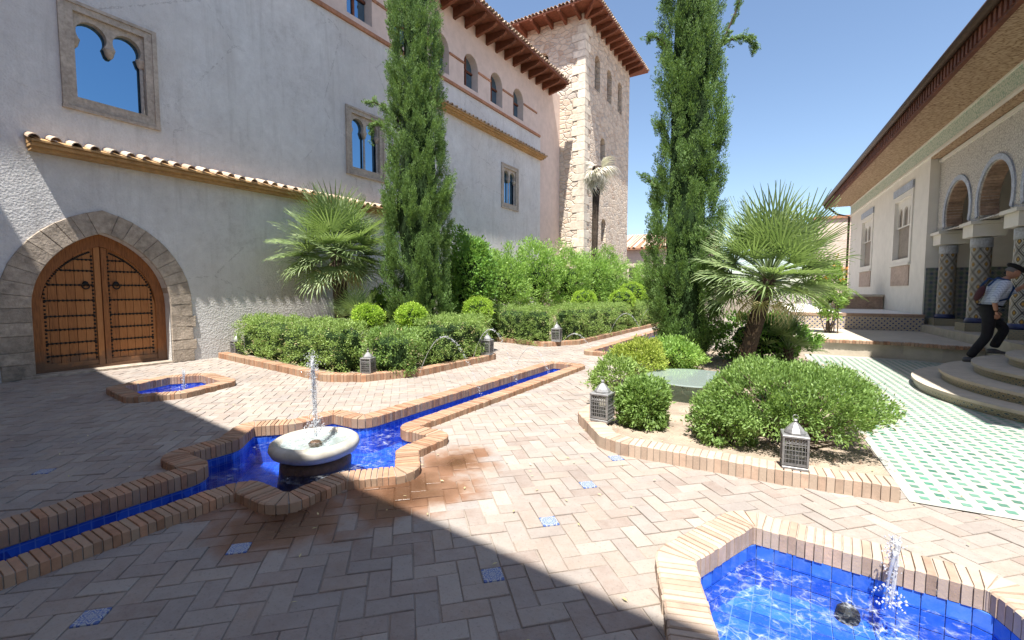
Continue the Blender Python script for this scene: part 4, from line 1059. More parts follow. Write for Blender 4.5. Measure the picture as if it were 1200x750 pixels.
# arcade
CU = [17.22, 15.12, 13.02, 10.92, 8.82, 6.72]
Fa = lambda u, z, d: PV(u, VA+d, z)
holes_ = []
for a, b in zip(CU[1:], CU[:-1]):
    uc = (a+b)/2; rr = .80; zc = 3.66; pts = [(uc+rr*math.cos(q), zc+rr*math.sin(q)) for q in [R(-22+224*k/18) for k in range(19)]]
    pts = [(pts[0][0], 3.27)]+pts+[(pts[-1][0], 3.27)]; holes_.append(pts)
outer = [(5.5, 3.24), (17.58, 3.24), (17.58, 5.40), (5.5, 5.40)]
mb = MB(); mb.holes(outer, [[(x, z+.0) for x, z in h] for h in holes_], Fa, .36)
mb.holes(outer, [[(x, z) for x, z in h] for h in holes_], Fa, .3, d0=.36)
aw = mb.build('arcade_wall', M['stucco'], pv)
mb = MB(); pbox(mb, 5.5, 17.58, VA-.04, VA, 5.25, 5.34); mb.build('cornice', M['cream'], pv)
for h in holes_:
    uc = (h[0][0]+h[-1][0])/2
    arcs = [(uc+1.0*(x-uc), z) for x, z in h]
    # raised border round the arch
    mb = MB(); n = len(h); o1 = [(uc+(x-uc)*1.02, 3.66+(z-3.66)*1.02) for x, z in h[1:-1]]; o2 = [(uc+(x-uc)*1.17, 3.66+(z-3.66)*1.17) for x, z in h[1:-1]]
    mb.prism(o1+o2[::-1], Fa, .0, -.03); mb.build('arch_border', M['bluegrey'], pv)
    # brick soffit of the arch, brick by brick courses
    its = []
    pth = Path([Vector(p) for p in h[1:-1]], False); nb = int(pth.L/.075)
    for k in range(nb):
        a, b = pth.at(pth.L*k/nb+.005), pth.at(pth.L*(k+1)/nb-.005); cc = Vector((uc, 3.66)); ai, bi = a+(cc-a).normalized()*.03, b+(cc-b).normalized()*.03
        vs = [Fa(*p, d) for d in (.02, .34) for p in (a, b, bi, ai)]; vs = [tuple(p) for p in vs]
        its.append((vs, [(0, 1, 2, 3), (4, 5, 6, 7), (3, 2, 6, 7), (0, 3, 7, 4), (1, 2, 6, 5)], tuple(Fa(a.x, a.y, .3))))
    pieces('arch_brick', its, M['brickarch'], pv, 60)
M['navy'] = pm('navy_glaze', (.012, .022, .10), .3, .2, 20, .1, 40, .003, spec=.5)
def column(u, v, z0, z1, r, nlo):
    e = empty('column', PV(u, v, z0)); e.parent = pv; e.location = PV(u, v, z0)-BASE[pv.name]
    n = 28; c = PV(u, v, 0); me = bpy.data.meshes.new('shaft'); vs = []; fs = []; uvs = []
    prof = [(r*1.0, z0+.28), (r*.985, (z0+z1)/2), (r*.96, z1-.02)]
    for rr, z in prof:
        for k in range(n+1): a = 2*math.pi*k/n; vs.append((c.x+rr*math.cos(a)-BASE[e.name].x, c.y+rr*math.sin(a)-BASE[e.name].y, z-BASE[e.name].z)); uvs.append((nlo*k/n, (z-z0)*nlo/(2*math.pi*r)*.68))
    for i in range(2):
        for k in range(n): fs.append((i*(n+1)+k, i*(n+1)+k+1, (i+1)*(n+1)+k+1, (i+1)*(n+1)+k))
    me.from_pydata(vs, [], fs); l = me.uv_layers.new(name='UVMap')
    for p in me.polygons:
        for li in p.loop_indices: l.data[li].uv = uvs[me.loops[li].vertex_index]
    me.polygons.foreach_set('use_smooth', [True]*len(me.polygons)); me.materials.append(M['z_column']); me.update()
    link('shaft', me, None, e, BASE[e.name])
    mb = MB(); mb.lathe([(r*1.02, 0), (r*1.03, .0), (r*1.03, .22), (r*.98, .24)], PV(u, v, z1-.26), 28); mb.build('neck_band', M['bluegrey'], e, smooth=True)
    mb = MB(); q = r+.11; pbox(mb, u-q, u+q, v-q, v+q, z0, z0+.2); mb.build('base_block', M['z_riser'], e)
    mb = MB(); mb.lathe([(r*1.16, 0), (r*1.16, .05), (r*1.04, .11), (r, .12)], PV(u, v, z0+.2), 28); mb.build('base_ring', M['navy'], e, smooth=True)
    mb = MB(); q = r+.10
    pbox(mb, u-q, u+q, v-q+.03, v+q+.03, z1, z1+.28); pbox(mb, u-q-.06, u+q+.06, v-q-.03, v+q+.06, z1+.285, z1+.36); mb.build('impost', M['cream'], e)
for u in CU: column(u, VA+.18, FZ, 2.88, .195, 5)
# porch interior
mb = MB(); pbox(mb, 5.5, 17.6, 8.0, 8.2, FZ, 5.4); mb.build('porch_wall', pm('olive_plaster', (.33, .29, .20), .9, .1, 3), pv)
mb = MB(); pbox(mb, 5.5, 17.58, 7.97, 7.997, FZ, 2.25); pbox(mb, 17.572, 17.598, 4.53, 8, FZ+.0, 2.25); mb.build('tile_dado', M['z_dado'], pv)
mb = MB(); pbox(mb, 5.5, 17.58, VA+.37, 8.2, 5.2, 5.36); mb.build('porch_ceiling', pm('grey_green_ceiling', (.24, .23, .17), .9, .1, 3), pv)
mb = MB(); pbox(mb, 5.5, 17.57, 4.42, 8.2, 0, FZ); mb.build('porch_floor', M['stoneslab'], pv)

# curved steps
st = empty('curved_steps', (4.95, 9.7, 0), 'semicircular stone steps with mosaic risers up to the pavilion', 'steps')
for k, (r, z0, z1) in enumerate(((3.22, 0, .15), (2.88, .15, .30), (2.50, .30, .45), (2.12, .45, .598))):
    n = 72; nose = .035
    def arc(rad): return [(4.95+rad*math.cos(R(80+200*i/n)), 9.7+rad*math.sin(R(80+200*i/n))) for i in range(n+1)]
    mb = MB(); mb.prism(arc(r)+[(4.95, 9.7)], lambda a, b, d: (a, b, d), z1-.042, z1); o_ = mb.build('tread', M['stoneslab'], st)
    mb = MB(); mb.prism(arc(r-nose)+[(4.95, 9.7)], lambda a, b, d: (a, b, d), z0-.0, z1-.042, caps=(0, 0)); mb.build('riser', M['z_riser'], o_)
# brick edged terrace and tiled low wall
te = empty('terrace', PV(13.45, 1, 0)); te['kind'] = 'structure'; te['label'] = 'low plastered terrace edged with a brick course'
prof = [(13.45, .8), (13.45, 3.15), (13.15, 3.75), (13.05, 4.40), (17.3, 4.40), (17.3, .8)]
mb = MB(); mb.prism([(PV(*p).x, PV(*p).y) for p in prof], lambda a, b, d: (a, b, d), 0, .33); mb.build('terrace_wall', M['stoneslab'], te)
cp = [(13.41, .75), (13.41, 3.16), (13.10, 3.78), (13.01, 4.40), (17.29, 4.40), (17.29, .75)]
mb = MB(); mb.prism([(PV(*p).x, PV(*p).y) for p in cp], lambda a, b, d: (a, b, d), .332, .397); mb.build('terrace_top', M['stoneslab'], te)
kp = Path([Vector((PV(*p).x, PV(*p).y)) for p in ((13.44, .75), (13.44, 3.16), (13.13, 3.78), (13.05, 4.38))], False)
pieces('edge_brick', rim_items(kp, .12, .065, .325, .402), M['rim'], te, 300)
tb = empty('tiled_low_wall', PV(17.3, 3.4, .4), 'low wall faced with blue and white diamond mosaic tiles', 'low wall')
mb = MB(); pbox(mb, 17.32, 17.6, 1.2, 4.48, .39, .86); mb.build('core', M['cream'], tb)
mb = MB(); pbox(mb, 17.285, 17.32, 1.2, 4.48, .40, .80); mb.build('tile_face', M['z_bench'], tb)
mb = MB(); pbox(mb, 17.27, 17.6, 1.18, 4.49, .80, .885); mb.build('coping', M['brickarch'], tb)
mb = MB(); pbox(mb, 17.61, 30, 1.2, 4.49, 0, .87); tag(mb.build('raised_terrace', M['cream']), kind='structure')
lw = empty('brick_seat', PV(22.5, 3.7, .87), 'small brick seat against the white pavilion wall', 'seat')
mb = MB(); pbox(mb, 22.0, 23.4, 3.0, 4.47, .87, 1.35); mb.build('seat_body', M['brickarch'], lw)
mb = MB(); pbox(mb, 21.9, 23.45, 2.9, 4.48, 1.352, 1.43); mb.build('seat_top', M['stoneslab'], lw)
# ------------------------------------------------------------------ plants
M['hedge'] = leafmat('hedge_leaf', (0.14, 0.215, 0.06), (0.31, 0.44, 0.12), (0.5, 0.6, 0.24), .3)
M['hedgelight'] = leafmat('bright_hedge_leaf', (0.207, 0.345, 0.034), (0.414, 0.593, 0.069), (0.662, 0.773, 0.124), .35)
M['bushleaf'] = leafmat('bush_leaf', (0.1, 0.17, 0.05), (0.24, 0.37, 0.1), (0.42, 0.54, 0.22), .35)
M['yellowleaf'] = leafmat('yellow_green_leaf', (0.22, 0.27, 0.05), (0.42, 0.48, 0.09), (0.58, 0.6, 0.18), .35)
M['cypress'] = leafmat('cypress_foliage', (0.05, 0.105, 0.028), (0.155, 0.26, 0.07), (0.33, 0.46, 0.16), .2, .6)
M['shrubleaf'] = leafmat('tall_shrub_leaf', (0.152, 0.276, 0.069), (0.331, 0.511, 0.124), (0.580, 0.718, 0.248), .4)
M['darkleaf'] = leafmat('dark_laurel_leaf', (0.083, 0.193, 0.034), (0.179, 0.345, 0.062), (0.331, 0.511, 0.110), .3)
M['palmleaf'] = leafmat('fan_palm_blade', (0.12, 0.18, 0.08), (0.26, 0.34, 0.15), (0.46, 0.52, 0.28), .25, .45)
M['palmdry'] = leafmat('dry_palm_blade', (0.414, 0.359, 0.179), (0.690, 0.593, 0.331), (0.800, 0.773, 0.524), .25, .6)
M['palmdead'] = leafmat('dead_palm_blade', (0.497, 0.442, 0.373), (0.800, 0.745, 0.676), (0.800, 0.800, 0.800), .2, .8)
M['bark'] = pm('bark', (.075, .055, .042), .95, .4, 14, .9, 25, .04)
M['twig'] = pm('twig', (.15, .115, .085), .95, .3, 20, .5, 40, .01)
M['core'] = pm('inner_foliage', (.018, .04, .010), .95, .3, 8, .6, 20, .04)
def nrm(a): return a/np.maximum(1e-6, np.linalg.norm(a, axis=-1, keepdims=True))
def leafverts(P, D, L, Wd, Nr=None):
    n = len(P); D = nrm(D)
    Nr = np.array([.1, -.3, .7]) if Nr is None else Nr
    S = nrm(np.cross(D, nrm(rng.normal(size=(n, 3))*.5+Nr))); L = np.broadcast_to(L, n)[:, None]*rng.uniform(.7, 1.25, (n, 1)); Wd = np.broadcast_to(Wd, n)[:, None]*rng.uniform(.75, 1.2, (n, 1))
    up = nrm(np.cross(S, D))
    return np.stack([P, P+D*L*.45+S*Wd*.5+up*Wd*.12, P+D*L, P+D*L*.45-S*Wd*.5+up*Wd*.12], 1).reshape(-1, 3)
def clumpleaves(C, Nn, r, n, L, Wd, upb=.35, spread=.8):
    k = len(C); r = np.broadcast_to(r, k)
    Pn = np.repeat(C, n, 0)+rng.normal(size=(k*n, 3))*np.repeat(r, n)[:, None]*.55
    D = np.repeat(nrm(Nn), n, 0)+rng.normal(size=(k*n, 3))*spread*.75+np.array([0, 0, upb])
    Nr = nrm(np.repeat(nrm(Nn), n, 0)*.7+(Pn-np.repeat(C, n, 0))/np.repeat(r, n)[:, None]*.5+np.array([0, 0, .55]))
    return leafverts(Pn, D, L, Wd, Nr)
def boxsurf(c, d, rz, n, top=1.0, wav=.03, rnd=.10):
    """clump centres over the rounded surface of a clipped box; c = centre of the base"""
    dx, dy, dz = d; A = np.array([dx*dy*top, dy*dz, dy*dz, dx*dz, dx*dz]); k = rng.choice(5, n, p=A/A.sum())
    u, v = rng.uniform(-.5, .5, n), rng.uniform(-.5, .5, n); P = np.zeros((n, 3)); Q = np.zeros((n, 3))
    for f in range(5):
        s_ = k == f
        if f == 0: P[s_] = np.c_[u[s_]*dx, v[s_]*dy, np.full(s_.sum(), dz)]; Q[s_] = (0, 0, 1)
        elif f < 3: sg = 1 if f == 1 else -1; P[s_] = np.c_[np.full(s_.sum(), sg*dx/2), u[s_]*dy, (v[s_]+.5)*dz]; Q[s_] = (sg, 0, .25)
        else: sg = 1 if f == 3 else -1; P[s_] = np.c_[u[s_]*dx, np.full(s_.sum(), sg*dy/2), (v[s_]+.5)*dz]; Q[s_] = (0, sg, .25)
    # round the edges
    lim = np.array([dx/2-rnd, dy/2-rnd, dz-rnd]); q = P.copy(); q[:, :2] = np.clip(P[:, :2], -lim[:2], lim[:2]); q[:, 2] = np.minimum(P[:, 2], lim[2])
    off = P-q; l = np.linalg.norm(off, axis=1, keepdims=True); P = q+off/np.maximum(l, 1e-6)*np.minimum(l, rnd)
    Nn = nrm(off+Q*.02)
    P += Nn*(rng.normal(size=(n, 1))*wav)
    P += Nn*(np.sin(P[:, :1]*5.1+P[:, 2:]*4)*np.sin(P[:, 1:2]*4.3+1.3)*wav*1.2)
    ca, sa = math.cos(rz), math.sin(rz); Rm = np.array([[ca, sa, 0], [-sa, ca, 0], [0, 0, 1]])
    return P@Rm+np.array(c), Nn@Rm
def ellsurf(c, rad, n, wav=.06, zmin=-.6, shell=.16, sq=0):
    D = nrm(rng.normal(size=(n*2, 3))); D = D[D[:, 2] > zmin][:n]; k = len(D)
    ph = rng.uniform(0, 6.28, 6)
    lump = (np.sin(D[:, 0]*4+ph[0])*np.sin(D[:, 1]*5+ph[1])+np.sin(D[:, 2]*6+ph[2]+D[:, 0]*3))*wav
    s_ = 1+lump-np.abs(rng.normal(size=k))*shell
    if sq: s_ = s_/((np.abs(D)**sq).sum(1)**(1/sq))*.93
    return np.array(c)+D*np.array(rad)*s_[:, None], nrm(D/np.array(rad))
def corebox(parent, c, d, rz):
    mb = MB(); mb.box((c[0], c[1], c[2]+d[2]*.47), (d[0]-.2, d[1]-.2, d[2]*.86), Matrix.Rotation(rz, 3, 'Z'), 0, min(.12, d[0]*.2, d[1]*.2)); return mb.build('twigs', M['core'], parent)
def hedge(c, d, rz, label, m='hedge', dens=420, name='clipped_hedge', L=.045, group='clipped hedges'):
    e = empty(name, c, label, 'hedge', group); area = d[0]*d[1]+2*d[2]*(d[0]+d[1])
    P, Nn = boxsurf(c, d, rz, int(area*dens/6), 1.2)
    npmesh('foliage', clumpleaves(P, Nn, .07, 30, L*.82, L*.40), 4, M[m], e)
    Q, Qn = boxsurf(c, [d[0]*.96, d[1]*.96, d[2]*.9], rz, int(area*14), .6); npmesh('dead_leaves', clumpleaves(Q, Qn, .05, 5, L, L*.4), 4, M['palmdry'], e)['kind'] = 'stuff'; corebox(e, c, d, rz)
def ball(c, r, label, zb, m='hedgelight'):
    e = empty('topiary_ball', (c[0], c[1], zb), label, 'topiary', 'clipped topiary balls')
    P, Nn = ellsurf(c, (r, r, r*.9), 260, .02, -.8, .05); npmesh('foliage', clumpleaves(P, Nn, .05, 26, .04, .02), 4, M[m], e)
    mb = MB(); mb.lathe([(.02, -r*.8), (r*.6, -r*.5), (r*.82, 0), (r*.6, r*.55), (.02, r*.78)], c, 12); mb.build('twigs', M['core'], e)
    mb = MB(); mb.tube([(c[0], c[1], zb), (c[0], c[1], c[2])], .03, 6); mb.build('stem', M['twig'], e)
def bush(name, c, rad, label, m, n, per, L, Wd, cl=.07, wav=.1, group=None, stems=14, zmin=-.55, upb=.35, base=None, core=.62, shell=.16, sq=0):
    base = base or (c[0], c[1], .05)
    e = empty(name, base, label, 'shrub', group); P, Nn = ellsurf(c, rad, n, wav, zmin, shell, sq)
    npmesh('foliage', clumpleaves(P, Nn, cl, per, L, Wd, upb), 4, M[m], e)
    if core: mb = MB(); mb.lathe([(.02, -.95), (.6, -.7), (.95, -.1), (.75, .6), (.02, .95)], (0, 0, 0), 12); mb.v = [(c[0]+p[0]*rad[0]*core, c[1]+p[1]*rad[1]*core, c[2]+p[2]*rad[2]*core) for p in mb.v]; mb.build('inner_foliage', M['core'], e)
    mb = MB()
    for k in range(stems):
        q = Vector(P[random.randrange(len(P))]); b = Vector((base[0]+random.gauss(0, .06), base[1]+random.gauss(0, .06), base[2]-.03)); mid = b.lerp(q, .5)+Vector((random.gauss(0, .05), random.gauss(0, .05), random.gauss(0, .04)))
        mb.tube([b, mid, q], [.016, .010, .004], 5)
    mb.build('stems', M['twig'], e); return e
# left bed
hedge((-9.05, 5.85, .05), (4.3, .75, .88), -.10, 'long clipped hedge running out from the arched door wall')
hedge((-6.50, 6.25, .05), (.85, 1.1, .74), .45, 'leafy rounded hedge corner behind the kerb bend', 'bushleaf', 420, L=.055)
hedge((-6.32, 7.75, .05), (.75, 1.75, .92), .03, 'short clipped hedge at the end of the wall bed')
hedge((-8.0, 9.05, .05), (3.2, .6, .85), -.1, 'clipped hedge between the tall cypress and the crossing path')
ball((-7.62, 6.55, 1.02), .30, 'bright clipped ball on the long hedge beside the palm', .1)
ball((-6.95, 7.15, 1.02), .30, 'bright clipped ball at the foot of the wall cypress', .1)
ball((-6.85, 9.45, 1.08), .36, 'yellowish clipped ball between the two hedge beds', .1)
# far bed
hedge((-7.2, 12.0, .05), (2.4, .8, 1.0), -.22, 'clipped hedge block facing the crossing path')
hedge((-5.78, 13.3, .05), (.8, 2.1, 1.03), -.06, 'clipped hedge block beside the lantern on the tower bed corner')
hedge((-5.75, 16.0, .05), (.85, 2.7, 1.0), -.02, 'dark clipped hedge midway along the tower bed kerb', 'hedge')
hedge((-5.70, 19.4, .05), (.85, 3.4, 1.0), -.02, 'clipped hedge along the tower bed kerb, closest to the tower', 'hedge')
hedge((-5.4, 23.2, .05), (1.2, 3.0, 1.3), 0, 'broad bright hedge where the path meets the low pale wall', 'hedgelight')
for i, (x, y, z, r) in enumerate(((-6.3, 15.1, 1.22, .42), (-5.75, 17.6, 1.2, .48), (-6.1, 20.0, 1.45, .55), (-5.6, 21.6, 1.3, .5))):
    ball((x, y, z), r, ('rounded bright ball on the tower bed hedge below the withered palm', 'rounded bright ball midway along the tower bed hedges', 'largest pale ball among the tower bed hedges', 'bright ball at the tower end of the hedges')[i], .1)
shr = [(-10.2, 13.6, 1.9, 1.0, .9, 1.45, 'leafy pale shrub beside the dark laurel'), (-8.9, 13.9, 1.75, .95, .85, 1.4, 'tall pale green shrub below the small twin window'),
       (-8.4, 15.4, 2.0, .95, .9, 1.6, 'tallest pale green shrub before the tower foot'), (-7.6, 16.6, 1.8, .85, .9, 1.45, 'pale shrub under the withered palm'),
       (-7.4, 18.6, 1.8, .9, .9, 1.4, 'loose pale shrub between the withered palm and the tower corner'), (-7.6, 21.2, 1.9, .9, 1.0, 1.5, 'pale shrub below the tower corner'), (-6.6, 24.0, 1.7, .9, .9, 1.3, 'small pale shrub beside the low pale garden wall')]
for x, y, z, a, b, c_, lb in shr:
    bush('tall_shrub', (x, y, z), (a, b, c_), lb, 'shrubleaf', 620, 20, .12, .032, .13, .14, 'tall loose shrubs', 10, -.95, .75, (x, y, .05), .5, .28)
bush('dark_laurel', (-8.45, 11.2, 1.7), (.75, .75, 1.7), 'dense green laurel beside the tall cypress', 'darkleaf', 700, 22, .10, .045, .11, .1, None, 8, -.95, .4, (-8.75, 11.0, .05), .7)
bush('garden_shrub', (-10.0, 9.3, .85), (.9, .6, .8), 'dark green shrub under the palm by the wall', 'darkleaf', 320, 22, .09, .04, .1, .12, None, 8, -.9)
# right bed
bush('box_bush', (.0, 5.48, .46), (.76, .84, .36), 'big flat topped green bush beside the standing lantern', 'bushleaf', 1000, 34, .038, .015, .055, .09, None, 130, -.45, .45, (.0, 5.45, .06), .42, .20, 4)
bush('box_bush', (-.56, 5.02, .28), (.32, .30, .21), 'small light bush joining the big flat topped bush', 'bushleaf', 230, 32, .042, .017, .05, .1, None, 24, -.8, .45, (-.55, 5.02, .06), .45, .2, 4)
bush('box_bush', (-1.42, 5.14, .31), (.26, .28, .25), 'upright green bush next to the corner lantern', 'bushleaf', 320, 34, .045, .02, .05, .1, None, 20, -.85, .45, (-1.38, 5.18, .06), .5, .16, 4)
bush('yellow_bush', (-2.15, 7.5, .42), (.42, .46, .33), 'yellowish bush with bare brown twigs behind the corner lantern', 'yellowleaf', 330, 30, .05, .02, .055, .1, None, 46, -.2, .6, (-2.0, 7.25, .06), 0)
bush('grey_bush', (-2.08, 6.15, .34), (.34, .40, .32), 'sparse greyish bush at the kerb near the corner lantern', 'hedge', 170, 26, .05, .02, .05, .12, None, 26, -.8, .5, (-2.08, 6.15, .06), 0)
bush('garden_shrub', (-1.9, 9.0, .34), (.5, .45, .34), 'low pale shrub at the foot of the cypress', 'shrubleaf', 260, 24, .07, .026, .07, .14, None, 14, -.8)
bush('garden_shrub', (-.55, 11.2, .55), (1.0, .7, .6), 'dark shrub behind the leaning palm', 'darkleaf', 360, 22, .08, .035, .09, .12, None, 12, -.9)
bush('garden_shrub', (-2.3, 12.2, .6), (.6, .8, .65), 'green shrub behind the columnar cypress', 'darkleaf', 300, 22, .08, .035, .09, .12, None, 12, -.9)

def cypress(name, base, prof, label, nb, branches=()):
    e = empty(name, base, label, 'tree'); bx, by, bz = base
    mb = MB(); zt = prof[-1][0]
    mb.tube([(bx, by, bz-.1), (bx+.03, by, bz+1.5), (bx-.02, by+.02, bz+zt*.6), (bx, by, bz+zt*.96)], [.17, .13, .07, .015], 9); mb.build('trunk', M['bark'], e, smooth=True)
    zs = np.array([p[0] for p in prof]); rs = np.array([p[1] for p in prof])
    w_ = np.interp(np.linspace(0, zt, 200), zs, rs)+.1; cdf = np.cumsum(w_)/w_.sum()
    nc = nb//7                                     # big upright sprays, each made of smaller plumes
    z = np.interp(rng.uniform(size=nc), cdf, np.linspace(0, zt, 200)); a = rng.uniform(0, 2*np.pi, nc)
    rr = np.interp(z, zs, rs)*(1.08+.09*np.sin(a*3+z*1.7)-np.abs(rng.normal(size=nc))*.16)
    Cc = np.c_[bx+np.cos(a)*rr, by+np.sin(a)*rr, bz+z]
    Ac = nrm(np.c_[np.cos(a)*.20, np.sin(a)*.20, np.ones(nc)]+rng.normal(size=(nc, 3))*.09)
    Lc = rng.uniform(.34, .70, nc); m7 = 9
    sc7 = rng.uniform(0, 1, (nc, m7)); lt = nrm(rng.normal(size=(nc, m7, 3))); wc = Lc[:, None]*.20*np.sqrt(1-sc7)*(.5+.8*sc7)
    C = (Cc[:, None]+Ac[:, None]*((sc7-.3)*Lc[:, None])[..., None]+lt*wc[..., None]).reshape(-1, 3)
    A = nrm((Ac[:, None]+lt*.42).reshape(-1, 3)+rng.normal(size=(nc*m7, 3))*.12); nb = len(C)
    ln_ = rng.uniform(.16, .32, nb)
    for (p0, p1, p2, nn) in branches:
        tt = rng.uniform(0, 1, nn)[:, None]; p0, p1, p2 = map(np.array, (p0, p1, p2)); Q = (1-tt)**2*p0+2*tt*(1-tt)*p1+tt**2*p2; T = nrm(2*(1-tt)*(p1-p0)+2*tt*(p2-p1))
        C = np.r_[C, Q+rng.normal(size=Q.shape)*.035]; A = np.r_[A, nrm(T+rng.normal(size=Q.shape)*.5)]; ln_ = np.r_[ln_, rng.uniform(.10, .2, nn)]
    k = len(C); n = 56; s_ = rng.uniform(0, 1, (k, n)); lat = nrm(rng.normal(size=(k, n, 3)))
    wd_ = ln_[:, None]*.20*np.sqrt(np.clip(1-s_, 0, 1))*(.35+1.3*s_**.5)
    P = C[:, None]+A[:, None]*(s_-.35)[..., None]*ln_[:, None, None]+lat*wd_[..., None]
    D = A[:, None]*1.0+lat*.5
    npmesh('crown', leafverts(P.reshape(-1, 3), D.reshape(-1, 3), .042, .0135, lat.reshape(-1, 3)*.9+np.array([0, 0, .35])), 4, M['cypress'], e)
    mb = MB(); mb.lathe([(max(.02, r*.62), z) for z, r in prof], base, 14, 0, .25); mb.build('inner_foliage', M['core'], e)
    for (p0, p1, p2, nn) in branches:
        mb = MB(); p0, p1, p2 = map(Vector, (p0, p1, p2)); mb.tube([p0.lerp(p1, t_).lerp(p1.lerp(p2, t_), t_) for t_ in (0, .25, .5, .75, 1)], [.03, .024, .018, .012, .006], 6); mb.build('branch', M['bark'], e)
CR = (-1.96, 10.1, .05); CL = (-8.05, 8.54, .05)
rtv = Vector((math.cos(YAW), math.sin(YAW), 0))
def offp(b, r_, z): return (b[0]+rtv.x*r_, b[1]+rtv.y*r_, z)
cypress('cypress_tree', CR, [(0, .30), (.5, .52), (1.2, .64), (2.6, .66), (4.2, .57), (6, .50), (7.6, .48), (9.5, .30), (11, .03)], 'tall columnar cypress behind the yellowish bush and palm', 4000,
        [(offp(CR, .45, 6.3), offp(CR, 1.0, 7.2), offp(CR, 1.12, 8.2), 60), (offp(CR, .4, 6.5), offp(CR, 1.25, 7.0), offp(CR, 1.32, 6.45), 60), (offp(CR, -.45, 6.5), offp(CR, -.7, 6.85), offp(CR, -.95, 6.75), 30), (offp(CR, -.5, 3.6), offp(CR, -.8, 3.95), offp(CR, -.98, 3.95), 30)])
cypress('cypress_tree', CL, [(0, .42), (.7, .64), (2, .74), (3.6, .72), (5.2, .62), (7, .52), (9, .42), (11, .24), (12.3, .03)], 'tall columnar cypress standing close to the plaster wall', 4900,
        [(offp(CL, -.4, 5.7), offp(CL, -.9, 6.3), offp(CL, -1.2, 6.2), 36), (offp(CL, -.4, 5.2), offp(CL, -1.1, 6.1), offp(CL, -1.12, 5.35), 44), (offp(CL, -.3, 7.4), offp(CL, -.75, 8.0), offp(CL, -.62, 8.9), 60)])

# ------------------------------------------------------------------ palms
def frondmesh(name, pet, rad, nb, m, droop=.25, spread=118, wdt=.034, cone=.22):
    mb = MB(); mb.tube([(0, 0, 0), (pet*.5, 0, .03), (pet, 0, 0)], [.016, .012, .009], 5); V = []; Fc = []
    for k in range(nb):
        th = R(-spread+2*spread*k/(nb-1))+random.uniform(-.03, .03); L = rad*(1-.30*(abs(th)/R(spread))**2)*random.uniform(.9, 1.06)
        d = Vector((math.cos(th), math.sin(th), 0)); sd = Vector((-math.sin(th), math.cos(th), 0)); pts = []
        for f, ww in ((.02, .35), (.35, 1.0), (.62, .8), (.85, .42), (1., .04)):
            z = cone*L*f*abs(math.sin(th/2))*1.2+cone*.3*L*f-droop*L*f**3*random.uniform(.7, 1.3); p = Vector((pet, 0, 0))+d*L*f*(1-.25*droop*f*f)+Vector((0, 0, z))
            hw = wdt*ww*.5; pts += [p+sd*hw, p-sd*hw+Vector((0, 0, .006))]
        b0 = len(mb.v); mb.v += [tuple(p) for p in pts]
        for q in range(4): mb.f.append([b0+2*q, b0+2*q+1, b0+2*q+3, b0+2*q+2]); mb.mi.append(0)
    me = bpy.data.meshes.new(name); me.from_pydata(mb.v, [], mb.f); me.materials.append(m); me.update(); return me
FR = [frondmesh('frond', .62, .68, 26, M['palmleaf'], d_, 112, .027) for d_ in (.03, .08, .15, .24)]
FD = [frondmesh('dry_frond', .5, .5, 18, M['palmdry'], d_, 100, .024) for d_ in (.4, .6)]
FX = [frondmesh('dead_frond', .25, .75, 16, M['palmdead'], d_, 70, .05) for d_ in (.5, .8)]
def orient(o, d, roll=0.):
    X = Vector(d).normalized(); Z = Vector((0, 0, 1)); Y = Z.cross(X)
    if Y.length < .05: Y = Vector((0, 1, 0))
    Y.normalize(); Z = X.cross(Y); o.rotation_mode = 'QUATERNION'; o.rotation_quaternion = (Matrix((X, Y, Z)).transposed().to_quaternion() @ Matrix.Rotation(roll, 3, 'X').to_quaternion())
def palm(name, base, top, label, sc, nf, nd, r0=.16, lo=-18):
    e = empty(name, base, label, 'palm'); b, t_ = Vector(base), Vector(top); mb = MB(); H = (t_-b).length
    pts = [b.lerp(t_, f)+Vector((0, 0, 0)) for f in np.linspace(0, 1, 9)]; mb.tube([p-Vector((0, 0, .05)) for p in pts], [r0*(1.15-.1*f) for f in np.linspace(0, 1, 9)], 12); tr = mb.build('trunk', M['bark'], e)
    mb = MB()   # old leaf bases
    for k in range(int(260*H)):
        f = random.random(); a = random.uniform(0, 6.28); p = b.lerp(t_, f); rr = r0*(1.1-.1*f); d = Vector((math.cos(a), math.sin(a), 0)); s_ = Vector((-d.y, d.x, 0))
        q = p+d*rr*.85; w_ = random.uniform(.012, .03); L = random.uniform(.06, .15); tip = q+d*L*.55+Vector((0, 0, L*.9))
        mb.add([q+s_*w_, q-s_*w_, tip, q+Vector((0, 0, -.02))], [(0, 1, 2), (0, 3, 1)])
    mb.build('leaf_bases', M['twig'], tr)['kind'] = 'stuff'
    ga = 2.39996
    for k in range(nf):
        f = (k+.5)/nf; el = R(86-(86-lo)*f**.85+random.uniform(-7, 7)); a = k*ga+random.uniform(-.2, .2)
        o = link('frond', FR[min(3, int(f*4))] if random.random() > .1 else FR[random.randrange(4)], None, e, t_+Vector((0, 0, -.12*f))); orient(o, (math.cos(a)*math.cos(el), math.sin(a)*math.cos(el), math.sin(el)), random.uniform(-.5, .5)); q = sc*random.uniform(.82, 1.1)*(1-.12*f); o.scale = (q, q, q)
    for k in range(nd):
        el = R(random.uniform(-50, lo-4)); a = k*ga+random.uniform(-.4, .4)
        o = link('dry_frond', FD[k % 2], None, e, t_+Vector((0, 0, -.2))); orient(o, (math.cos(a)*math.cos(el), math.sin(a)*math.cos(el), math.sin(el)), random.uniform(-.6, .6)); q = sc*random.uniform(.6, .85); o.scale = (q, q, q)
    return e
palm('fan_palm', (-.79, 9.4, .05), (-.40, 9.6, 1.85), 'leaning fan palm with dry lower fronds in the sandy bed', 1.26, 62, 7, .12, -22)
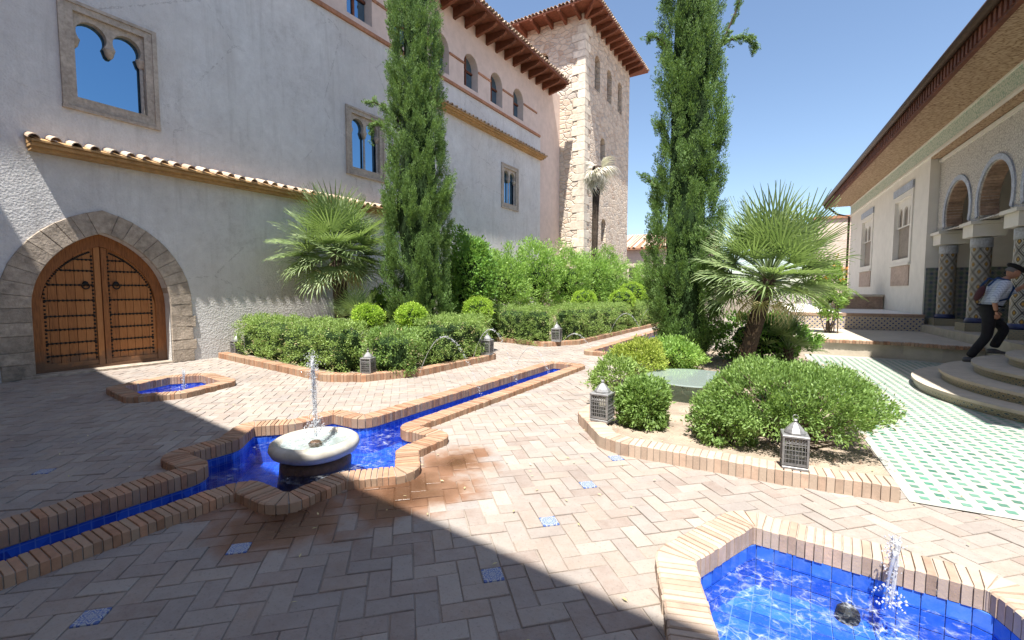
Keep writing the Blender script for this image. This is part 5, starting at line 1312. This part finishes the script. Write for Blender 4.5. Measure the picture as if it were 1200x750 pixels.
palm('fan_palm', (-10.05, 7.85, .05), (-10.2, 7.8, 2.62), 'fan palm growing against the grey plaster wall', 1.42, 80, 10, .17, -36)
palm('dwarf_palm', (-.05, 10.6, .05), (-.05, 10.6, .45), 'low dwarf palm at the foot of the leaning palm', .72, 16, 2, .08, 5)
palm('dwarf_palm', (-9.3, 7.6, .05), (-9.25, 7.6, .75), 'low dwarf palm at the foot of the wall palm', .85, 12, 2, .08, 5)
wp = empty('withered_palm', (-7.5, 18.9, .05), 'withered grey palm on a thin trunk before the tower', 'palm')
mb = MB(); mb.tube([(-7.5, 18.9, 0), (-7.46, 18.9, 3), (-7.42, 18.9, 5.2), (-7.38, 18.9, 6.9)], [.15, .13, .14, .2], 10); mb.build('trunk', M['bark'], wp, smooth=True)
for k in range(26):
    a = k*2.4; el = R(random.uniform(-75, 45)); o = link('dead_frond', FX[k % 2], None, wp, (-7.38, 18.9, 6.85-random.uniform(0, .35))); orient(o, (math.cos(a)*math.cos(el), math.sin(a)*math.cos(el), math.sin(el)), random.uniform(-.6, .6)); q = random.uniform(.75, 1.1); o.scale = (q, q, q)
# orange flowering plant on the upper terrace
M['flower'] = leafmat('orange_flower', (.55, .16, .02), (.70, .28, .04), None, .3)
fl = bush('flowering_shrub', (.88, 15.6, 1.55), (.34, .34, .85), 'slender orange flowering shrub between palm and pavilion', 'shrubleaf', 200, 18, .10, .035, .09, .15, None, 14, -.9, .6, (.88, 15.6, .40), .4)
P, Nn = ellsurf((.88, 15.6, 1.8), (.38, .38, .75), 22, .1, -.1, .05); npmesh('flowers', clumpleaves(P, Nn, .05, 12, .07, .035), 4, M['flower'], fl)['kind'] = 'stuff'

# ------------------------------------------------------------------ lanterns
M['zinc'] = pm('zinc', (.30, .30, .30), .5, .25, 20, .25, 40, .004, metal=.55)
def mk_clear():
    m, t, o = newmat('lantern_glass'); tr = t.nodes.new('ShaderNodeBsdfTransparent'); tr.inputs[0].default_value = (.80, .84, .84, 1)
    gl = t.nodes.new('ShaderNodeBsdfGlossy'); gl.inputs['Roughness'].default_value = .05; mx = t.nodes.new('ShaderNodeMixShader'); fz = t.nodes.new('ShaderNodeFresnel'); fz.inputs[0].default_value = 1.6
    t.links.new(fz.outputs[0], mx.inputs[0]); t.links.new(tr.outputs[0], mx.inputs[1]); t.links.new(gl.outputs[0], mx.inputs[2]); t.links.new(mx.outputs[0], o.inputs[0]); return m
M['clear'] = mk_clear()
LM = {}
def lantern(loc, rz, s, label):
    e = empty('lantern', loc, label, 'lantern', 'zinc garden lanterns'); e.rotation_euler.z = rz
    def part(nm, fn, m, smooth=False, parent=e):
        if nm not in LM:
            mb = MB(); fn(mb); o = mb.build(nm, m, smooth=smooth); LM[nm] = o.data; bpy.data.objects.remove(o)
        o = bpy.data.objects.new(nm, LM[nm]); COL.objects.link(o); o.parent = parent; return o
    def base(mb): mb.b2((-.105, -.105, 0), (.105, .105, .03), 0, .004); mb.b2((-.09, -.09, .03), (.09, .09, .045))
    def post(mb): mb.b2((-.009, -.009, .04), (.009, .009, .30))
    def crown(mb): mb.b2((-.108, -.108, .295), (.108, .108, .318), 0, .004)
    def dome(mb): mb.lathe([(.088, .318), (.09, .335), (.075, .36), (.045, .395), (.018, .42), (.014, .435), (.02, .44), (.012, .452), (.0, .455)], (0, 0, 0), 8, a0=math.pi/8)
    def ring(mb): mb.tube([(.022*math.cos(a), 0, .470+.022*math.sin(a)) for a in [k*math.pi/6 for k in range(13)]], .003, 5)
    def panel(mb):
        x = .094
        for k in range(7): y = -.075+.025*k; mb.b2((x-.0025, y-.002, .045), (x+.0025, y+.002, .295))
        for z in (.06, .10, .14, .18, .22): mb.b2((x-.0028, -.085, z-.002), (x+.0028, .085, z+.002))
        mb.b2((x-.003, -.088, .042), (x+.003, .088, .055)); mb.b2((x-.003, -.088, .238), (x+.003, .088, .246))
        for k in range(6):   # pierced upper band
            y = -.07+.028*k
            mb.tube([(x, y+.012*math.cos(a), .27+.02*math.sin(a)) for a in [q*math.pi/4 for q in range(9)]], .003, 4)
    def pane(mb): mb.b2((.086, -.086, .045), (.089, .086, .295))
    def candle(mb): mb.lathe([(.03, .045), (.03, .15), (.0, .152)], (0, 0, 0), 12)
    part('lantern_base', base, M['zinc']); part('lantern_crown', crown, M['zinc']); part('dome', dome, M['zinc']); part('ring', ring, M['zinc']); part('candle', candle, M['cream'])
    for k in range(4):
        o = part('corner_post', post, M['zinc']); o.location = (.096*(1 if k in (0, 3) else -1), .096*(1 if k < 2 else -1), 0)
        o = part('pierced_panel', panel, M['zinc']); o.rotation_euler.z = k*math.pi/2
        o = part('lantern_pane', pane, M['clear']); o.rotation_euler.z = k*math.pi/2
    e.scale = (s, s, s)
lantern((.05, 4.40, .125), R(6), .90, 'zinc lantern on the kerb before the big flat topped bush')
lantern((-1.80, 4.86, .125), R(-2), 1.02, 'zinc lantern on the planter corner beside the upright bush')
lantern((-6.42, 5.50, .1), R(20), .95, 'zinc lantern at the bend of the clipped hedge kerb')
lantern((-5.92, 8.5, .125), R(10), 1.1, 'zinc lantern at the end of the wall bed kerb')
lantern((-5.75, 11.75, .125), R(10), 1.2, 'zinc lantern on the tower bed corner facing the crossing path')
lantern((-11.1, 5.65, .1), R(0), 1.0, 'zinc lantern where the long hedge meets the wall')

# ------------------------------------------------------------------ glass table in the bed
def mk_tableglass():
    m, t, o = newmat('greenish_table_glass'); tr = t.nodes.new('ShaderNodeBsdfTransparent'); tr.inputs[0].default_value = (.62, .74, .70, 1)
    gl = t.nodes.new('ShaderNodeBsdfGlossy'); gl.inputs['Roughness'].default_value = .06; gl.inputs[0].default_value = (.85, .92, .9, 1)
    mx = t.nodes.new('ShaderNodeMixShader'); fz = t.nodes.new('ShaderNodeFresnel'); fz.inputs[0].default_value = 1.7; df = t.nodes.new('ShaderNodeBsdfDiffuse'); df.inputs[0].default_value = (.46, .55, .51, 1); m0 = t.nodes.new('ShaderNodeMixShader'); m0.inputs[0].default_value = .5; t.links.new(tr.outputs[0], m0.inputs[1]); t.links.new(df.outputs[0], m0.inputs[2])
    t.links.new(fz.outputs[0], mx.inputs[0]); t.links.new(m0.outputs[0], mx.inputs[1]); t.links.new(gl.outputs[0], mx.inputs[2]); t.links.new(mx.outputs[0], o.inputs[0]); return m
TB = (-1.20, 7.05); tbl = empty('glass_table', (TB[0], TB[1], .06), 'round green tinted glass table top low among the bushes', 'table')
mb = MB(); mb.lathe([(.0, .30), (.70, .30), (.715, .305), (.72, .312), (.715, .32), (.70, .325), (.0, .325)], (TB[0], TB[1], 0), 56); mb.build('glass_top', mk_tableglass(), tbl)
for k in range(4):
    a = .5+k*math.pi/2; mb = MB(); mb.lathe([(.05, 0), (.05, .04), (.03, .08), (.03, .20), (.06, .245)], (TB[0]+.36*math.cos(a), TB[1]+.36*math.sin(a), .055), 10); mb.build('leg', M['stoneslab'], tbl)

# ------------------------------------------------------------------ man climbing the steps
M['skin'] = pm('skin', (.42, .22, .15), .55, .08, 20, .05, 60, .002)
M['trousers'] = pm('charcoal_trousers', (.018, .018, .022), .9, .2, 20, .3, 30, .006)
M['capcloth'] = pm('black_cloth', (.012, .012, .014), .9, .2, 40, .2, 80, .002)
M['strap'] = pm('blue_strap', (.02, .05, .14), .8, .1, 30)
M['shoe'] = pm('grey_shoe', (.10, .10, .105), .6, .2, 30, .1, 40, .003)
M['bag'] = pm('maroon_bag', (.07, .025, .03), .85, .2, 20, .2, 40, .004)
def mk_shirt():
    m, t, o = newmat('checked_shirt'); tc = t.nodes.new('ShaderNodeTexCoord'); s = t.nodes.new('ShaderNodeSeparateXYZ'); t.links.new(tc.outputs['Object'], s.inputs[0])
    f = lambda a: mth(t, 'LESS_THAN', mth(t, 'FRACT', mth(t, 'MULTIPLY', a, 26.)), .28)
    k = mth(t, 'MULTIPLY', mth(t, 'ADD', f(s.outputs[2]), f(mth(t, 'ADD', s.outputs[0], s.outputs[1]))), .5)
    c = mixc(t, k, (.52, .57, .68), (.22, .26, .40)); princ(t, o, c, .85, bump(t, noise(t, wpos(t), 14, 3), .4, .02), .2); return m
M['shirt'] = mk_shirt()
man = empty('person', (2.98, 11.48, .3), 'man in black beret and checked shirt climbing the curved steps', 'person')
fd = Vector((.99, .14, 0)).normalized(); lf = Vector((-fd.y, fd.x, 0))   # facing, left-hand side
MO = Vector((2.98, 11.48, .30))
def mp_(f, l, z): return MO+fd*f+lf*l+Vector((0, 0, z))
def skin(name, verts, edges, rad, m, parent=man, sub=2):
    me = bpy.data.meshes.new(name); o_ = BASE[man.name]; me.from_pydata([tuple(Vector(v)-o_) for v in verts], edges, []); me.materials.append(m)
    ob = link(name, me, None, parent, o_); ob.modifiers.new('skin', 'SKIN').use_smooth_shade = True
    for i, r in enumerate(rad):
        d = me.skin_vertices[0].data[i]; d.radius = r if isinstance(r, tuple) else (r, r)
    me.skin_vertices[0].data[0].use_root = True
    s_ = ob.modifiers.new('sub', 'SUBSURF'); s_.levels = sub; s_.render_levels = sub; return ob
# joints
pel = mp_(.0, 0, .93); chest = mp_(.12, 0, 1.25); nk = mp_(.20, 0, 1.48); hd0 = mp_(.26, 0, 1.54)
shR, shL = mp_(.14, -.19, 1.41), mp_(.18, .19, 1.41)
elR, wrR = mp_(-.03, -.27, 1.15), mp_(.02, -.24, .93)          # near arm hangs
elL, wrL = mp_(.42, .24, 1.25), mp_(.58, .10, 1.43)           # far arm raised in front
hipR, hipL = mp_(.0, -.10, .88), mp_(.02, .10, .88)
knL, anL = mp_(.30, .09, .60), mp_(.16, .09, .26)             # leading leg, on the upper step
knR, anR = mp_(-.02, -.10, .47), mp_(-.24, -.10, .10)         # trailing leg
body_v = [pel, mp_(.08, 0, 1.08), chest, nk, hd0, shR, elR, wrR, shL, elL, wrL, hipR, knR, anR, hipL, knL, anL]
body_e = [(0, 1), (1, 2), (2, 3), (3, 4), (2, 5), (5, 6), (6, 7), (2, 8), (8, 9), (9, 10), (0, 11), (11, 12), (12, 13), (0, 14), (14, 15), (15, 16)]
skin('body', body_v, body_e, [.10, .09, .11, .055, .05, .055, .042, .030, .055, .042, .03, .08, .055, .04, .08, .055, .04], M['skin'])
skin('shirt', [mp_(.01, 0, .96), mp_(.08, 0, 1.10), chest, mp_(.16, 0, 1.39), mp_(.195, 0, 1.46), shR, elR, mp_(-.005, -.26, 1.06), shL, elL, mp_(.47, .20, 1.30)],
     [(0, 1), (1, 2), (2, 3), (3, 4), (3, 5), (5, 6), (6, 7), (3, 8), (8, 9), (9, 10)], [(.165, .15), (.17, .155), (.18, .15), (.13, .11), .07, .085, .066, .055, .085, .066, .055], M['shirt'])
skin('trousers', [mp_(.03, 0, 1.05), pel, hipR, knR, mp_(-.20, -.10, .17), anR+Vector((0, 0, -.02)), hipL, knL, mp_(.18, .09, .33), anL+Vector((0, 0, -.01))],
     [(0, 1), (1, 2), (2, 3), (3, 4), (4, 5), (1, 6), (6, 7), (7, 8), (8, 9)], [(.16, .145), (.165, .15), .105, .082, .072, .074, .105, .084, .074, .076], M['trousers'])
# head with face
def ellip(c, r, ax, n=20, mset=None):
    mb = MB(); X, Y, Z = ax; prof = []
    for i in range(n//2+1):
        a = -math.pi/2+math.pi*i/(n//2)
        for k in range(n):
            b = 2*math.pi*k/n; prof.append(c+X*(r[0]*math.cos(a)*math.cos(b))+Y*(r[1]*math.cos(a)*math.sin(b))+Z*(r[2]*math.sin(a)))
    fs = [(i*n+k, i*n+(k+1) % n, (i+1)*n+(k+1) % n, (i+1)*n+k) for i in range(n//2) for k in range(n)]
    mb.add(prof, fs); return mb
hf = (fd*.88+Vector((0, 0, -.47))).normalized(); hu = (lf.cross(hf)).normalized(); hu = -hu if hu.z < 0 else hu
hc = mp_(.31, 0, 1.615); ax = (hf, lf, hu)
mb = ellip(hc, (.098, .076, .118), ax, 22)
for i, q in enumerate(mb.v):   # pull in the jaw
    d = Vector(q)-hc; z = d.dot(hu)
    if z < 0: q2 = hc+hf*(d.dot(hf)*(1+z*1.2)+.012)+lf*(d.dot(lf)*(1+z*2.6))+hu*z; mb.v[i] = tuple(q2)
head = mb.build('head', M['skin'], man, smooth=True)
mb = MB(); b_ = hc+hf*.092; mb.add([b_+hu*.03, b_+lf*.016-hu*.02, b_-lf*.016-hu*.02, b_+hf*.026-hu*.016], [(0, 1, 3), (0, 3, 2), (1, 2, 3)]); mb.build('nose', M['skin'], head)
for s_ in (-1, 1):
    ellip(hc+lf*s_*.076-hu*.005-hf*.005, (.02, .01, .032), ax, 10).build('ear', M['skin'], head, smooth=True)
    ellip(hc+hf*.086+lf*s_*.03+hu*.018, (.008, .012, .007), ax, 8).build('eye', M['capcloth'], head, smooth=True)
ellip(hc+hf*.092-hu*.052, (.006, .024, .006), ax, 8).build('mouth', pm('lips', (.30, .10, .08), .5), head, smooth=True)
mb = ellip(hc-hf*.012+hu*.0, (.101, .080, .112), ax, 18); keep = [f for f in mb.f if all((Vector(mb.v[i])-hc).dot(hf) < .02 and (Vector(mb.v[i])-hc).dot(hu) > -.05 for i in f)]; mb.f = keep; mb.mi = [0]*len(keep); mb.build('hair', pm('grey_hair', (.16, .15, .14), .8), man, smooth=True)
ellip(hc+hu*.088-hf*.002, (.142, .125, .048), ((hf-hu*.12).normalized(), lf, (hu+hf*.12).normalized()), 22).build('beret', M['capcloth'], man, smooth=True)
ellip(hc+hu*.062+hf*.105, (.055, .06, .012), (hf, lf, hu), 16).build('cap_peak', M['capcloth'], man, smooth=True)
# hands: palm and five fingers each
def hand(wr, d, side, curl):
    d = d.normalized(); up = side.normalized(); w_ = d.cross(up).normalized()
    vs = [wr, wr+d*.045, wr+d*.085]; es = [(0, 1), (1, 2)]; rs = [(.024, .018), (.036, .017), (.036, .015)]
    o_ = skin('hand', vs, es, rs, M['skin'], man, 2)
    for k, (off_, L) in enumerate(((-.030, .062), (-.010, .074), (.010, .070), (.029, .056))):
        b = wr+d*.082+w_*off_; q = b+d*L*.5-up*L*.12*curl; r_ = q+d*L*.38-up*L*.42*curl; skin('finger', [b-d*.02, b, q, r_], [(0, 1), (1, 2), (2, 3)], [.010, .0095, .0088, .0075], M['skin'], o_, 1)
    b = wr+d*.03-w_*.032; q = b+d*.03-w_*.028-up*.008; r_ = q+d*.030-w_*.004-up*.012; skin('finger', [b, q, r_], [(0, 1), (1, 2)], [.013, .0105, .008], M['skin'], o_, 1)
hand(wrR, mp_(.05, -.235, .80)-wrR, lf*-1, .8); hand(wrL, fd*.7+Vector((0, 0, .6)), lf*-1, 1.2)
for an_, sg in ((anR, 0), (anL, 1)):
    zf = .002 if sg == 0 else .152; c = Vector((an_.x, an_.y, MO.z+zf)); mb = MB()
    for (f, hw, h) in ((-.085, .032, .075), (-.05, .040, .085), (.03, .042, .085), (.09, .047, .055), (.15, .043, .040), (.185, .02, .025)):
        for (l, z) in ((-hw, 0), (-hw*1.0, h*.6), (-hw*.5, h), (hw*.5, h), (hw, h*.6), (hw, 0)): mb.v.append(tuple(c+fd*f+lf*l+Vector((0, 0, z))))
    for i in range(5):
        for k in range(6): mb.f.append([i*6+k, i*6+(k+1) % 6, (i+1)*6+(k+1) % 6, (i+1)*6+k]); mb.mi.append(0)
    mb.f += [list(range(6)), list(range(30, 36))]; mb.mi += [0, 0]; mb.build('shoe', M['shoe'], man, smooth=True)
bp = mp_(-.11, 0.02, 1.24); tl = (chest-pel).normalized()
ellip(bp, (.045, .11, .15), ((fd-Vector((0, 0, .3))).normalized(), lf, tl), 16).build('backpack', M['bag'], man, smooth=True)
for s_ in (-1, 1):
    mb = MB(); mb.tube([mp_(-.06, .12*s_, 1.37), mp_(.05, .14*s_, 1.515), mp_(.19, .14*s_, 1.475), mp_(.27, .15*s_, 1.33), mp_(.20, .165*s_, 1.15), mp_(.02, .17*s_, 1.09)], .017, 6); mb.build('strap', M['strap'], man, smooth=True)
mb = MB(); mb.tube([mp_(.04+.168*math.cos(a)*1.0, .175*math.sin(a), 1.02+.02*math.cos(a)*-1) for a in [k*math.pi/10 for k in range(21)]], .018, 6); mb.build('belt', M['capcloth'], man)

# fallen leaves on paving and soil
n = 260; Pl = np.c_[rng.uniform(-7, 1.2, n), rng.uniform(1.2, 9, n), np.full(n, .012)]
inb = inpoly(Pl[:, :2], bedR); Pl[inb, 2] = .082
okl = np.ones(n, bool)
for hp in ground_holes: okl &= ~inpoly(Pl[:, :2], list(hp))
Pl = Pl[okl]; Dl = np.c_[rng.normal(size=(len(Pl), 2)), np.full(len(Pl), .08)]
tag(npmesh('fallen_leaves', leafverts(Pl, Dl, .035, .014, np.array([0, 0, 3.])), 4, M['palmdry']), 'small dry leaves scattered over paving and bed', 'leaves', kind='stuff')
